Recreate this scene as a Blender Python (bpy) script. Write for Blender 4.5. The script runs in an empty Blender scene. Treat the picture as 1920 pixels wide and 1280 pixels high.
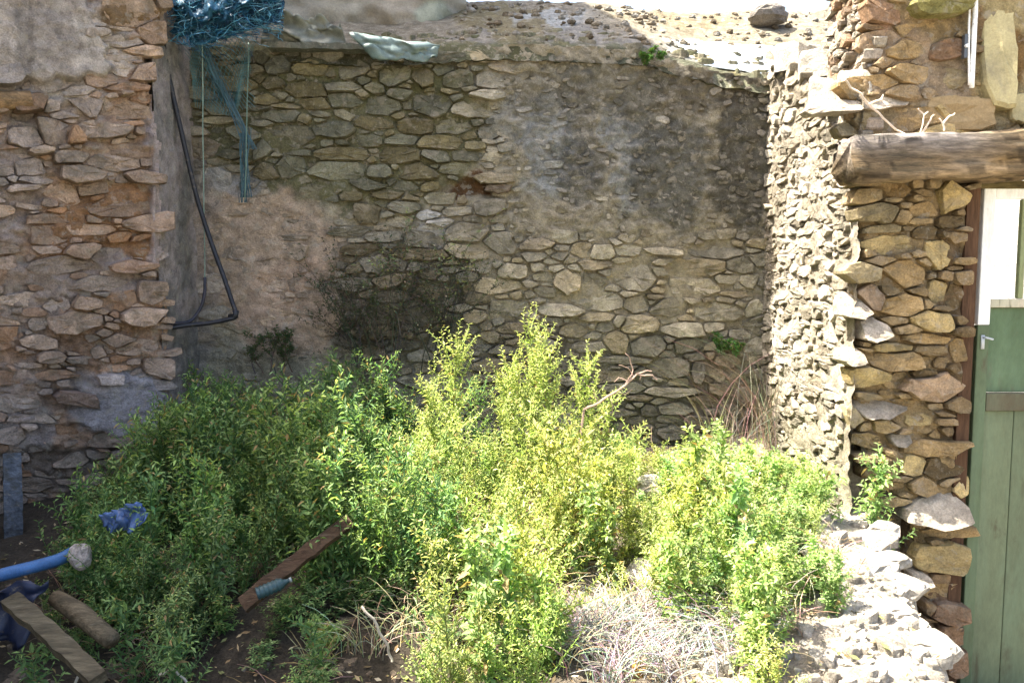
import bpy, math, random
import numpy as np
from mathutils import Vector, Matrix, noise

rng = random.Random(7)
sc = bpy.context.scene
COL = sc.collection

# ------------------------------------------------------------------ camera
F = 1500.0                      # focal length in photo pixels (photo 1920 wide)
CAM = Vector((0.0, 0.0, 1.6))
PITCH = math.atan(130 / 1500)
cd = bpy.data.cameras.new('camera'); cam = bpy.data.objects.new('camera', cd); COL.objects.link(cam)
cam.location = CAM; cam.rotation_euler = (math.pi / 2 - PITCH, 0, 0)
cd.sensor_width = 36; cd.lens = 36 * F / 1920; cd.clip_start = 0.05; cd.clip_end = 1000
sc.camera = cam

# ------------------------------------------------------------------ light
SUN = Vector((-0.50, 0.035, 0.866)).normalized()      # towards the sun
w = bpy.data.worlds.new('World'); sc.world = w; w.use_nodes = True
nt = w.node_tree; bg = nt.nodes['Background']
sky = nt.nodes.new('ShaderNodeTexSky'); sky.sky_type = 'NISHITA'; sky.sun_disc = False
sky.sun_elevation = math.asin(SUN.z); sky.sun_rotation = math.atan2(SUN.x, SUN.y)
sky.dust_density = 5.0; sky.air_density = 1.0
nt.links.new(sky.outputs[0], bg.inputs[0]); bg.inputs[1].default_value = 0.13
sl = bpy.data.lights.new('sun', 'SUN'); sun = bpy.data.objects.new('sun', sl); COL.objects.link(sun)
sl.energy = 4.9; sl.angle = math.radians(0.55); sl.color = (1.0, 0.94, 0.83)
sun.rotation_euler = SUN.to_track_quat('Z', 'Y').to_euler()
sc.view_settings.view_transform = 'Standard'; sc.view_settings.look = 'None'
sc.view_settings.gamma = 1; sc.view_settings.use_curve_mapping = False
sc.view_settings.exposure = 2.32
sc.render.engine = 'CYCLES'
sc.cycles.max_bounces = 8; sc.cycles.transparent_max_bounces = 8

# ------------------------------------------------------------------ helpers
def ray(px, py):
    x, z = (px - 960) / F, -(py - 640) / F
    c, s = math.cos(PITCH), math.sin(PITCH)
    return Vector((x, c + z * s, -s + z * c))
def at(px, py, Y):
    d = ray(px, py); return CAM + d * (Y / d.y)
def lean(u, v): return 960 + (u - 960) * ray(u, v).y / ray(u, 640).y      # column of an upright through (u, 640)
def onplane(px, py, o, n):
    d = ray(px, py); return CAM + d * ((o - CAM).dot(n) / d.dot(n))
def fn(x, y, z=0.0): return noise.noise(Vector((x, y, z)))
def fbm(x, y, z=0.0, o=4):
    s = 0; a = 1
    for _ in range(o):
        s += a * noise.noise(Vector((x, y, z))); x *= 2.03; y *= 2.03; z *= 2.03; a *= 0.5
    return s
def smooth(a, b, x):
    t = min(1, max(0, (x - a) / (b - a))); return t * t * (3 - 2 * t)
def lerp3(a, b, t): return tuple(a[i] + (b[i] - a[i]) * t for i in range(3))

WORLD = set()       # things whose parts are modelled in world coordinates
class MB:
    def __init__(s): s.v = []; s.f = []; s.c = []
    def add(s, v, f, c=None):
        n = len(s.v); s.v.extend(v)
        s.f.extend([tuple(i + n for i in q) for q in f])
        if c is None: c = (1, 1, 1)
        if isinstance(c[0], (int, float)): s.c.extend([c] * len(v))
        else: s.c.extend(c)
    def box(s, lo, hi, c=None, M=None):
        v = [Vector((x, y, z)) for x in (lo[0], hi[0]) for y in (lo[1], hi[1]) for z in (lo[2], hi[2])]
        if M: v = [M @ p for p in v]
        s.add(v, [(0, 1, 3, 2), (4, 6, 7, 5), (0, 4, 5, 1), (2, 3, 7, 6), (0, 2, 6, 4), (1, 5, 7, 3)], c)
    def tube(s, pts, r, n=6, c=None, cap=True):
        pts = [Vector(p) for p in pts]; m = len(pts)
        rs = r if isinstance(r, (list, tuple)) else [r] * m
        v = []; up = None
        for i, p in enumerate(pts):
            t = (pts[min(i + 1, m - 1)] - pts[max(i - 1, 0)])
            if t.length < 1e-9: t = Vector((0, 0, 1))
            t.normalize()
            if up is None: up = t.orthogonal().normalized()
            up = (up - t * up.dot(t))
            if up.length < 1e-6: up = t.orthogonal()
            up.normalize(); b = t.cross(up)
            for k in range(n):
                a = 2 * math.pi * k / n
                v.append(p + (up * math.cos(a) + b * math.sin(a)) * rs[i])
        f = [(i * n + k, i * n + (k + 1) % n, (i + 1) * n + (k + 1) % n, (i + 1) * n + k) for i in range(m - 1) for k in range(n)]
        if cap: f.append(tuple(range(n))[::-1]); f.append(tuple((m - 1) * n + k for k in range(n)))
        s.add(v, f, c)
    def build(s, name, mat, parent=None, sm=False):
        me = bpy.data.meshes.new(name)
        off = parent.location if (parent is not None and parent.name in WORLD) else Vector((0, 0, 0))
        me.from_pydata([tuple(Vector(p) - off) for p in s.v], [], s.f)
        ca = me.color_attributes.new('tint', 'FLOAT_COLOR', 'POINT')
        arr = np.ones((len(s.v), 4), dtype=np.float32)
        if len(s.v): arr[:, :3] = np.array(s.c, dtype=np.float32)[:, :3]
        ca.data.foreach_set('color', arr.ravel())
        if sm: me.polygons.foreach_set('use_smooth', [True] * len(me.polygons))
        me.materials.append(mat); me.update()
        o = bpy.data.objects.new(name, me); COL.objects.link(o)
        if parent is not None: o.parent = parent
        return o

def thing(name, label, cat, loc=(0, 0, 0), group=None):
    o = bpy.data.objects.new(name, None); COL.objects.link(o); o.location = loc
    o.empty_display_size = 0.1
    if name in ('stone_wall', 'terrace', 'rendered_wall', 'door_frame', 'door'): WORLD.add(o.name)
    tag(o, label, cat, group); return o
def tag(o, label, cat, group=None, kind=None):
    o['label'] = label; o['category'] = cat
    if group: o['group'] = group
    if kind: o['kind'] = kind
    return o

def material(name, rough=0.95, bump=0.5, bscale=40, var=0.35, vscale=9, spec=0.15, transl=0.0, fine=180, stain=None, grain=None, bdist=0.01):
    m = bpy.data.materials.new(name); m.use_nodes = True; N = m.node_tree; L = N.links
    p = N.nodes['Principled BSDF']; out = N.nodes['Material Output']
    p.inputs['Roughness'].default_value = rough; p.inputs['Specular IOR Level'].default_value = spec
    at_ = N.nodes.new('ShaderNodeAttribute'); at_.attribute_name = 'tint'
    tc = N.nodes.new('ShaderNodeTexCoord')
    co = tc.outputs['Object']
    if grain:
        mp = N.nodes.new('ShaderNodeMapping'); mp.inputs['Scale'].default_value = grain; L.new(co, mp.inputs[0]); co = mp.outputs[0]
    def nz(scale, det=6, r=0.65, dist=0.0):
        n = N.nodes.new('ShaderNodeTexNoise'); n.inputs['Scale'].default_value = scale
        n.inputs['Detail'].default_value = det; n.inputs['Roughness'].default_value = r; n.inputs['Distortion'].default_value = dist
        L.new(co, n.inputs['Vector']); return n.outputs['Fac']
    def mr(x, a, b, c, d):
        q = N.nodes.new('ShaderNodeMapRange'); q.inputs[1].default_value = a; q.inputs[2].default_value = b
        q.inputs[3].default_value = c; q.inputs[4].default_value = d; L.new(x, q.inputs[0]); return q.outputs[0]
    def mul(a, b):
        q = N.nodes.new('ShaderNodeMix'); q.data_type = 'RGBA'; q.blend_type = 'MULTIPLY'; q.inputs[0].default_value = 1
        L.new(a, q.inputs[6]); L.new(b, q.inputs[7]); return q.outputs[2]
    def grey(x):
        q = N.nodes.new('ShaderNodeCombineColor'); [L.new(x, q.inputs[i]) for i in range(3)]; return q.outputs[0]
    c = at_.outputs['Color']
    c = mul(c, grey(mr(nz(vscale), 0.3, 0.7, 1 - var, 1 + var)))
    c = mul(c, grey(mr(nz(fine, 4, 0.8), 0.3, 0.7, 1 - var * 0.9, 1 + var * 0.9)))
    if stain:
        for col, sc_, lo, hi, amt in stain:
            q = N.nodes.new('ShaderNodeMix'); q.data_type = 'RGBA'; q.inputs[7].default_value = (*col, 1)
            L.new(mr(nz(sc_, 7, 0.7, 0.4), lo, hi, 0, amt), q.inputs[0]); L.new(c, q.inputs[6]); c = q.outputs[2]
    L.new(c, p.inputs['Base Color'])
    if bump:
        b = N.nodes.new('ShaderNodeBump'); b.inputs['Strength'].default_value = bump; b.inputs['Distance'].default_value = bdist
        L.new(nz(bscale, 8, 0.72), b.inputs['Height']); L.new(b.outputs[0], p.inputs['Normal'])
    if transl:
        t = N.nodes.new('ShaderNodeBsdfTranslucent'); mx = N.nodes.new('ShaderNodeMixShader'); mx.inputs[0].default_value = transl
        g = N.nodes.new('ShaderNodeMix'); g.data_type = 'RGBA'; g.blend_type = 'MULTIPLY'; g.inputs[0].default_value = 1
        L.new(c, g.inputs[6]); g.inputs[7].default_value = (1.35, 1.42, 0.75, 1)
        L.new(g.outputs[2], t.inputs[0]); L.new(p.outputs[0], mx.inputs[1]); L.new(t.outputs[0], mx.inputs[2]); L.new(mx.outputs[0], out.inputs[0])
    return m

M_STONE = material('weathered_stone', bump=0.9, bscale=30, var=0.42, vscale=11, fine=110,
                   stain=[((0.10, 0.095, 0.07), 6, 0.5, 0.66, 0.6), ((0.33, 0.28, 0.215), 9, 0.55, 0.61, 0.34), ((0.42, 0.39, 0.33), 30, 0.58, 0.66, 0.38)], bdist=0.03)
M_MORTAR = material('lime_mortar', bump=1.0, bscale=38, var=0.42, vscale=14, fine=130,
                    stain=[((0.38, 0.345, 0.28), 17, 0.54, 0.62, 0.55), ((0.11, 0.09, 0.065), 11, 0.56, 0.66, 0.5)], bdist=0.03)
M_PLASTER = material('old_render', bump=0.6, bscale=18, var=0.22, vscale=6, fine=90, stain=[((0.14, 0.13, 0.11), 5, 0.55, 0.7, 0.5)], bdist=0.02)
M_WOOD = material('old_wood', bump=0.9, bscale=22, var=0.5, vscale=5, fine=40, grain=(0.25, 1.6, 1.6), bdist=0.012,
                  stain=[((0.05, 0.045, 0.03), 14, 0.5, 0.62, 0.6), ((0.26, 0.22, 0.16), 30, 0.58, 0.68, 0.4)])
M_WOODZ = material('old_wood_upright', bump=0.7, bscale=22, var=0.35, vscale=5, fine=40, grain=(1.6, 1.6, 0.2), bdist=0.008)
M_PAINT = material('worn_paint', rough=0.6, bump=0.25, bscale=30, var=0.16, vscale=4, fine=60, grain=(1, 1, 0.3), spec=0.3,
                   stain=[((0.07, 0.065, 0.035), 12, 0.56, 0.68, 0.85), ((0.16, 0.24, 0.15), 3, 0.45, 0.7, 0.5)])
M_LEAF = material('leaf', rough=0.6, bump=0, var=0.2, vscale=5, transl=0.42, spec=0.25)
M_DRY = material('dry_stalk', rough=0.9, bump=0, var=0.25, vscale=8, transl=0.15)
M_STEM = material('green_stem', rough=0.8, bump=0, var=0.2, vscale=8)
M_SOIL = material('soil', bump=1.0, bscale=35, var=0.45, vscale=7, fine=90, bdist=0.03)
M_PLASTIC = material('plastic', rough=0.5, bump=0.15, bscale=20, var=0.3, vscale=14, spec=0.4, stain=[((0.16, 0.13, 0.09), 24, 0.57, 0.68, 0.6)])
M_CORD = material('cord', rough=0.55, bump=0, var=0.3, vscale=15, spec=0.3, transl=0.1)

# ------------------------------------------------------------------ stone laying
def clip(poly, q, n):
    out = []; m = len(poly)
    for i in range(m):
        a, b = poly[i], poly[(i + 1) % m]
        da = (a[0] - q[0]) * n[0] + (a[1] - q[1]) * n[1]; db = (b[0] - q[0]) * n[0] + (b[1] - q[1]) * n[1]
        if da <= 0: out.append(a)
        if (da < 0 < db) or (db < 0 < da):
            t = da / (da - db); out.append((a[0] + (b[0] - a[0]) * t, a[1] + (b[1] - a[1]) * t))
    return out
def fill(seeds, region, n, wr, hr, R, over=0.72, rot=10):
    """throw more stones into what the listed ones leave open; region(u,v)->bool inside bounds"""
    (u0, u1, v0, v1), inside = region
    for k in range(n):
        u, v = R.uniform(u0, u1), R.uniform(v0, v1)
        if not inside(u, v): continue
        s = 1 - 0.5 * k / n
        w_, h_ = R.uniform(*wr) * s, R.uniform(*hr) * s
        ok = True
        for q in seeds:
            a = (u - q[0]) * 2 / (w_ + q[2]); b = (v - q[1]) * 2 / (h_ + q[3])
            if a * a + b * b < over: ok = False; break
        if ok: seeds.append((u, v, w_, h_, R.gauss(0, rot)))
    return seeds
def cells(seeds, gap, grow=1.2):
    res = []
    mx = max(q[2] for q in seeds)
    for i, s in enumerate(seeds):
        cx, cy, w_, h_ = s[:4]; rot = math.radians(s[4] if len(s) > 4 else 0)
        poly = []
        R = random.Random(int(cx * 917 + cy * 131))
        gr_ = grow; grow_ = grow * R.uniform(.76, 1.08); K = R.choice((5, 6, 7, 8))
        for k in range(K):
            a = 2 * math.pi * (k + .5 + R.uniform(-.32, .32)) / K
            ca, sa = math.cos(a), math.sin(a)
            x = math.copysign(abs(ca) ** 0.45, ca) * w_ / 2 * grow_ * R.uniform(.8, 1.08)
            y = math.copysign(abs(sa) ** 0.45, sa) * h_ / 2 * grow_ * R.uniform(.78, 1.1)
            poly.append((cx + x * math.cos(rot) - y * math.sin(rot), cy + x * math.sin(rot) + y * math.cos(rot)))
        for j, t in enumerate(seeds):
            if i == j: continue
            dx, dy = t[0] - cx, t[1] - cy
            if abs(dx) > (w_ + t[2]) or abs(dy) > (w_ + t[2] + h_ + t[3]) * 0.6: continue
            nx, ny = dx / (w_ * t[2]), dy / (h_ * t[3]); l = math.hypot(nx, ny)
            if l == 0: continue
            nx, ny = nx / l, ny / l
            ei = math.hypot(nx * w_, ny * h_); ej = math.hypot(nx * t[2], ny * t[3])
            f_ = ei / (ei + ej)
            poly = clip(poly, (cx + dx * f_ - nx * gap / 2, cy + dy * f_ - ny * gap / 2), (nx, ny))
            if len(poly) < 3: break
        if len(poly) >= 3: res.append((i, poly))
    return res
def area(p): return abs(sum(p[i][0] * p[(i + 1) % len(p)][1] - p[(i + 1) % len(p)][0] * p[i][1] for i in range(len(p)))) / 2
def resample(poly, n, R, jit):
    m = len(poly); q = []
    L = [math.dist(poly[i], poly[(i + 1) % m]) for i in range(m)]; T = sum(L)
    for i in range(m):
        a, b = poly[i], poly[(i + 1) % m]
        if L[i] < T * .02: continue
        c = R.uniform(.05, .16); ts = [c, 1 - c]
        if L[i] > T * .17: ts = [c, .5 + R.uniform(-.12, .12), 1 - c]
        for t in ts:
            q.append((a[0] + (b[0] - a[0]) * t + R.gauss(0, jit), a[1] + (b[1] - a[1]) * t + R.gauss(0, jit)))
    return q
def stone_geo(mb, poly, fmap, prot, tint, R, n=10, back=0.05, tilt=(0, 0), unit=1.0, rough=1.0):
    sz = math.sqrt(area(poly))
    pl = resample(poly, n, R, sz * 0.022); n = len(pl)
    if n < 3: return
    cx = sum(p[0] for p in pl) / n; cy = sum(p[1] for p in pl) / n
    szm = sz * unit
    tx = tilt[0] + R.gauss(0, .13); ty = tilt[1] + R.gauss(0.04, .16)
    def D(u, v, base): return base + ((u - cx) * tx + (v - cy) * ty) * unit
    v = []
    for sc_, d0, nz_ in ((1.0, -back, 0), (.995, prot * .6 - .002, .05), (.93, prot * .97, .05), (.5, prot * 1.02, .04)):
        for (a, b) in pl:
            u_, w_ = cx + (a - cx) * sc_, cy + (b - cy) * sc_
            d = d0 + R.gauss(0, nz_) * szm * rough * .55
            if d0 > -back: d = D(u_, w_, d)
            v.append(fmap(u_, w_, d))
    v.append(fmap(cx, cy, D(cx, cy, prot * 1.05 + R.gauss(0, .03) * szm)))
    f = []
    for r in range(3):
        for k in range(n):
            k2 = (k + 1) % n
            f.append((r * n + k, r * n + k2, (r + 1) * n + k2, (r + 1) * n + k))
    for k in range(n): f.append((3 * n + k, 3 * n + (k + 1) % n, 4 * n))
    mb.add(v, f, tint)
def lump(mb, c, rx, ry, rz, tint, seed, na=11, nb=7):
    """an angular field stone: a sphere cut by random planes and roughened"""
    R = random.Random(seed); cuts = []
    for _ in range(9):
        n_ = Vector((R.gauss(0, 1), R.gauss(0, 1), R.gauss(0, .9))).normalized(); cuts.append((n_, R.uniform(.62, .9)))
    v = []
    def pt(d):
        k = 1.0
        for n_, h in cuts:
            q = d.dot(n_)
            if q * k > h: k = h / q
        k *= 1 + .05 * fn(d.x * 3 + seed, d.y * 3, d.z * 3)
        return Vector((c.x + d.x * rx * k, c.y + d.y * ry * k, c.z + d.z * rz * k))
    v.append(pt(Vector((0, 0, -1))))
    for j in range(1, nb):
        a = math.pi * j / nb
        for i in range(na):
            b = 2 * math.pi * (i + .5 * (j % 2)) / na; v.append(pt(Vector((math.sin(a) * math.cos(b), math.sin(a) * math.sin(b), -math.cos(a)))))
    v.append(pt(Vector((0, 0, 1)))); f = []
    for i in range(na):
        i2 = (i + 1) % na; f.append((0, 1 + i2, 1 + i))
        for j in range(nb - 2): f.append((1 + j * na + i, 1 + j * na + i2, 1 + (j + 1) * na + i2, 1 + (j + 1) * na + i))
        f.append((1 + (nb - 2) * na + i, 1 + (nb - 2) * na + i2, len(v) - 1))
    mb.add(v, f, tint)
def lay(parent, seeds, gap, fmap, colf, protf, unit, cap=300, tilts=None, n=10, name='stone', grow=1.42, keep=None, colors=None, flip=False, rough=1.0):
    cs = cells(seeds, gap, grow)
    if keep: cs = [c for c in cs if keep(seeds[c[0]][0], seeds[c[0]][1])]
    cs.sort(key=lambda c: -area(c[1]))
    rest = MB()
    for k, (i, poly) in enumerate(cs):
        u, v = seeds[i][:2]; R = random.Random(int(u * 1313 + v * 717) + 5)
        c = colf(u, v, R)
        if colors and i in colors: c = colors[i]
        tl = tilts.get(i, (0, 0)) if tilts else (0, 0)
        mb = MB() if k < cap else rest
        nn = n if area(poly) * unit * unit > 0.006 else 8
        stone_geo(mb, poly, fmap, protf(u, v, R), c, R, n=nn, tilt=tl, unit=unit, rough=rough)
        if k < cap: mb.build(name, M_STONE, parent)
    if rest.v:
        o = rest.build('small_stones', M_STONE, parent); o['kind'] = 'stuff'
def sheet(name, parent, fmap, u0, u1, v0, v1, st, dfun, cfun, mat, mask=None, sm=True):
    nu = int((u1 - u0) / st[0]) + 1; nv = int((v1 - v0) / st[1]) + 1
    mb = MB(); idx = {}; V = []; C = []
    for j in range(nv):
        for i in range(nu):
            u, v = u0 + i * st[0], v0 + j * st[1]
            if mask and not mask(u, v): continue
            idx[(i, j)] = len(V); V.append(fmap(u, v, dfun(u, v))); C.append(cfun(u, v))
    Fc = []
    for j in range(nv - 1):
        for i in range(nu - 1):
            q = [idx.get((i, j)), idx.get((i + 1, j)), idx.get((i + 1, j + 1)), idx.get((i, j + 1))]
            if None not in q: Fc.append(tuple(q))
    mb.v = V; mb.f = Fc; mb.c = C
    return mb.build(name, mat, parent, sm)
def blobs(base, bl, u, v, nsc=0.012, warp=30):
    """regional colours of a weathered wall: soft-edged stains and dark patches, warped by noise"""
    a = fbm(u * nsc, v * nsc, 3.1, 3) * warp; b = fbm(u * nsc + 40, v * nsc, 7.7, 3) * warp
    c = base
    for (cx, cy, rx, ry, col, s) in bl:
        d = math.hypot((u + a - cx) / rx, (v + b - cy) / ry)
        t = s * (1 - smooth(.80, 1.05, d + .12 * fn(u * nsc * 5, v * nsc * 5, 2)))
        if t > 0: c = lerp3(c, col, t)
    return c

# ================================================================== GROUND
def gz(x, y):
    z = 0.36 + 0.05 * (y - 3) + 0.07 * fbm(x * 1.1, y * 1.1, 2, 3)
    z += 0.16 * math.exp(-((x - 1.25) / .45) ** 2 - ((y - 3.0) / .8) ** 2)
    z += 0.10 * math.exp(-((x - .3) / .6) ** 2 - ((y - 3.6) / .7) ** 2)
    z -= 0.22 * math.exp(-((x + 1.3) / .5) ** 2 - ((y - 2.3) / .5) ** 2)
    z += 0.10 * smooth(4.3, 5.0, y) * smooth(.6, 1.5, x)
    edge = 1.27 + 0.29 * (y - 2.2) + 0.07 * fn(x * 2, y * 5)
    if y > 3.55: edge += 0.5 * (y - 3.55)
    t = smooth(edge - .01, edge + .09, x)
    z = z * (1 - t) + (-0.42) * t
    return z + 0.018 * fbm(x * 9, y * 9, 0, 3)
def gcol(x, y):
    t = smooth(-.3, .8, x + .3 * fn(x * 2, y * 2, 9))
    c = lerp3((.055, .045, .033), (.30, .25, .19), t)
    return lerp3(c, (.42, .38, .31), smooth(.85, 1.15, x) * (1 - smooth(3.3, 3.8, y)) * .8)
NG = 150
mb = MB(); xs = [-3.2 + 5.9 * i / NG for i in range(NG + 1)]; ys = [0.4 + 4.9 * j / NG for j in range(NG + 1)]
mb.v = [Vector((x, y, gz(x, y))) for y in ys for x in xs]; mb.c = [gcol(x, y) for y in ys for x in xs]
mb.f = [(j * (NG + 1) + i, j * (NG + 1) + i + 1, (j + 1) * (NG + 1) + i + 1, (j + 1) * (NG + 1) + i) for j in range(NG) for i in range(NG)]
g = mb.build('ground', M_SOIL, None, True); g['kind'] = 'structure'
mb = MB(); mb.add([(-300, -300, -.45), (300, -300, -.45), (300, 300, -.45), (-300, 300, -.45)], [(0, 1, 2, 3)], (.33, .29, .22))
g = mb.build('terrain', M_SOIL); g['kind'] = 'structure'

# ================================================================== BACK WALL
YB = 5.0
def fback(u, v, d): p = at(u, v, YB); p.y -= d; return p
UB = YB / F
BW = thing('stone_wall', 'shaded grey green back wall of rubble masonry behind the weeds, half covered in worn mortar', 'wall', (0, YB, .4))
def topline(u):       # photo row of the wall's upper edge
    pts = [(200, 92), (480, 92), (700, 100), (850, 92), (1000, 88), (1200, 98), (1300, 130), (1430, 152), (1700, 165)]
    for (a, b), (c, d) in zip(pts, pts[1:]):
        if u <= c: return b + (d - b) * (u - a) / (c - a)
    return 165
GRN, TAN, PINK, GREY, BLUE, OCH = (.125, .13, .075), (.29, .24, .165), (.43, .32, .235), (.25, .235, .20), (.215, .235, .245), (.30, .185, .08)
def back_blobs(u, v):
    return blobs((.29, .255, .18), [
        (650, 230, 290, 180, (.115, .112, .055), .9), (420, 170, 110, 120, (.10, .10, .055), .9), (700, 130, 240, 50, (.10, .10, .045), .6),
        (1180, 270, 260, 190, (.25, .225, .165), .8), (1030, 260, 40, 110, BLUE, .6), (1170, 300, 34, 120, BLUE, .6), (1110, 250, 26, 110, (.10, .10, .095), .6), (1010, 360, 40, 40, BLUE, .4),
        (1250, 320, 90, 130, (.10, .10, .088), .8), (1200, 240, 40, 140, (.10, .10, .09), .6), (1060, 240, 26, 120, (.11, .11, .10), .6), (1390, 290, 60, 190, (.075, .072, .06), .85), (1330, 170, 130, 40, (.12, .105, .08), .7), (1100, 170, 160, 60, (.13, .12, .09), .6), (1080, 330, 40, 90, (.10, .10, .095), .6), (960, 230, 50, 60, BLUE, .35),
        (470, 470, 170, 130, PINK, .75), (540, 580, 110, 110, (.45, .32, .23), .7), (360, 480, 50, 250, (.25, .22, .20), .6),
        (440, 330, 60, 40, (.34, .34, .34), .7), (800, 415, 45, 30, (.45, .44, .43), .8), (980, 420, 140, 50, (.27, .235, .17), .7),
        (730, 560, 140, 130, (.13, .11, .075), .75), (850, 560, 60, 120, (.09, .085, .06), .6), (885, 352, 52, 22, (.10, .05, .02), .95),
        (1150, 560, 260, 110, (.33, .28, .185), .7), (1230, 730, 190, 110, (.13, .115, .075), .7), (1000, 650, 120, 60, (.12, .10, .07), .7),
        (1260, 850, 130, 60, (.10, .095, .075), .7), (600, 100, 260, 30, (.06, .06, .04), .6), (1350, 760, 60, 130, (.26, .20, .15), .5)], u, v)  # near-black band along the top paints shade under the overhang
Z2 = [(30,330,90,70),(120,370,140,100),(300,380,200,110),(530,385,190,110),(770,420,200,130),(930,430,130,120),(1130,450,170,110),(100,465,120,70),
 (290,500,220,90),(490,490,230,60),(660,495,110,55),(60,560,150,60),(810,530,120,70),(500,560,180,90),(720,600,200,110),(980,580,240,140),(1280,535,160,60),
 (1215,605,250,120),(490,640,120,60,30),(140,650,190,80),(660,690,210,90,14),(890,700,190,100,20),(1100,700,190,100),(1240,685,80,40),(430,725,230,110,25),
 (620,780,180,70,12),(180,770,300,150),(810,780,180,60),(1030,795,240,80),(1300,740,110,90),(1220,812,130,60),(480,860,330,90,8),(800,865,220,90),(1000,875,150,80),
 (1190,870,160,60),(200,930,190,130),(450,955,330,120,12),(690,960,150,80),(900,960,220,90),(1140,945,250,60,-4),(40,835,110,110),(50,960,150,90),(330,1070,180,100),
 (150,1050,150,80),(520,1095,130,60),(740,1090,170,60),(960,1045,90,50),(1250,1010,150,70),(1030,1110,170,70),(620,1190,170,110),(400,1180,200,80),(180,1150,200,90),(800,1240,150,60)]
Z6 = [(840,280,110,50),(1000,300,170,80,8),(930,380,300,80),(1160,330,120,50),(1290,345,140,120),(1360,190,110,70),(1480,200,140,70),(1430,270,180,45),(1430,350,120,70),
 (1640,330,230,170),(1600,190,150,60),(980,490,200,80,8),(1170,405,120,50),(1240,505,260,70),(1450,460,270,90),(1650,470,140,90),(1330,610,160,70),(1650,580,220,90,16),
 (1000,600,150,60),(1540,670,120,110),(1710,690,180,120),(1400,695,200,60),(870,640,120,60),(850,700,90,34),(1250,220,90,50),(1120,230,110,50),(1560,560,70,60)]
Z7 = [(270,270,300,90),(490,260,120,80),(270,365,240,90,5),(430,330,120,60),(490,402,180,42),(540,340,100,60),(150,470,180,90,8),(20,455,80,90),(380,485,240,90),(570,470,90,90),
 (200,580,200,80),(30,570,100,80,10),(370,570,100,50),(240,665,160,70),(50,660,170,90),(130,770,210,110),(290,790,60,120,-20),(170,890,320,55),(160,975,170,60),(50,985,80,60),(390,800,100,80),(440,650,90,60)]
seeds = []
hand = [(480 + s[0] / 2.977, s[1] / 2.977, s[2] / 2.977, s[3] / 2.977, *(s[4:] or (0,))) for s in Z2]
hand += [(600 + s[0] / 2.783, 400 + s[1] / 2.783, s[2] / 2.783, s[3] / 2.783, *(s[4:] or (0,))) for s in Z6]
hand += [(1200 + s[0] / 2.667, 400 + s[1] / 2.667, s[2] / 2.667, s[3] / 2.667, *(s[4:] or (0,))) for s in Z7]
for h in hand:                                   # drop doubles where two readings overlap
    if all(((h[0] - q[0]) * 2 / (h[2] + q[2])) ** 2 + ((h[1] - q[1]) * 2 / (h[3] + q[3])) ** 2 > .45 for q in seeds) and not (850 < h[0] < 945 and 335 < h[1] < 388): seeds.append(h)
nh = len(seeds)
def hole(u, v): return 1 - smooth(.6, 1.1, math.hypot((u - 885 - (v - 355) * .9) / 48, (v - 352) / 22))
def rough_zone(u, v):
    return smooth(910, 970, u + 40 * fn(u * .02, v * .02)) * (1 - smooth(420, 470, v + 30 * fn(u * .02, v * .02, 4)))
def pink_zone(u, v):
    return (1 - smooth(600, 700, u + 50 * fn(v * .02, u * .01, 4))) * smooth(300, 360, v + 20 * fn(u * .03, v * .03, 2))
R1 = random.Random(11)
inb = lambda u, v: v > topline(u) + 8 and hole(u, v) < .3
fill(seeds, ((300, 1440, 90, 900), lambda u, v: inb(u, v) and rough_zone(u, v) < .3), 5000, (45, 120), (18, 42), R1, .8)
fill(seeds, ((300, 1440, 90, 900), lambda u, v: inb(u, v) and rough_zone(u, v) < .6), 5000, (24, 40), (12, 20), R1, .72)
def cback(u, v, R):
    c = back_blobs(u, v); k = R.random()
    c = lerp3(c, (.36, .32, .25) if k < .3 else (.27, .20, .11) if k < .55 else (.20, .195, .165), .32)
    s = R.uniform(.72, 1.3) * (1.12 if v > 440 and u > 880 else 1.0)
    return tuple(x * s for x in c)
def pback(u, v, R):
    if rough_zone(u, v) > .3: return R.uniform(.0, .02)
    pz = pink_zone(u, v)
    return (R.uniform(-.004, .036) + .014 * fbm(u * .01, v * .014, 6, 2)) * (1 - pz) + R.uniform(-.006, .010) * pz
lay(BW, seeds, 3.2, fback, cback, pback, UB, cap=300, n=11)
def dback(u, v):
    rz, pz = rough_zone(u, v), pink_zone(u, v)
    d = -.013 * (1 - rz) * (1 - pz) + .006 * pz + .006 * rz
    d += .017 * fbm(u * .012, v * .014, 1, 3)
    d += (.012 + .014 * rz) * fbm(u * .045, v * .06, 5, 4)
    if rz > .05:
        vd = noise.voronoi(Vector((u * .045, v * .075, 0)))[0]; d += rz * .022 * (min(.5, vd[1] - vd[0]) - .2)
    return d - .045 * hole(u, v)
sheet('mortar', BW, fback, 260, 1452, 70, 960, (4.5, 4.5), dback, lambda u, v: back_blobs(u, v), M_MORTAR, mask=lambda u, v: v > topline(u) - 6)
# chips of stone standing out of the rough mortar
chips = []
fill(chips, ((915, 1435, 95, 470), lambda u, v: v > topline(u) + 4 and rough_zone(u, v) > .35), 1700, (8, 36), (6, 15), R1, 1.2, 20)
mbc = MB()
for i, poly in cells(chips, 2.0):
    u, v = chips[i][:2]; R = random.Random(i)
    c = lerp3(back_blobs(u, v), (.40, .36, .30) if R.random() < .4 else (.17, .15, .11), R.uniform(.1, .55)); s = R.uniform(.75, 1.3)
    stone_geo(mbc, poly, fback, R.uniform(-.002, .014), tuple(x * s for x in c), R, n=6, unit=UB)
o = mbc.build('stone_chips', M_STONE, BW); o['kind'] = 'stuff'
mb = MB(); mb.box((-2.7, YB + .06, -.45), (2.2, YB + .55, 2.62), (.2, .18, .15)); mb.build('wall_core', M_MORTAR, BW)

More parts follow.
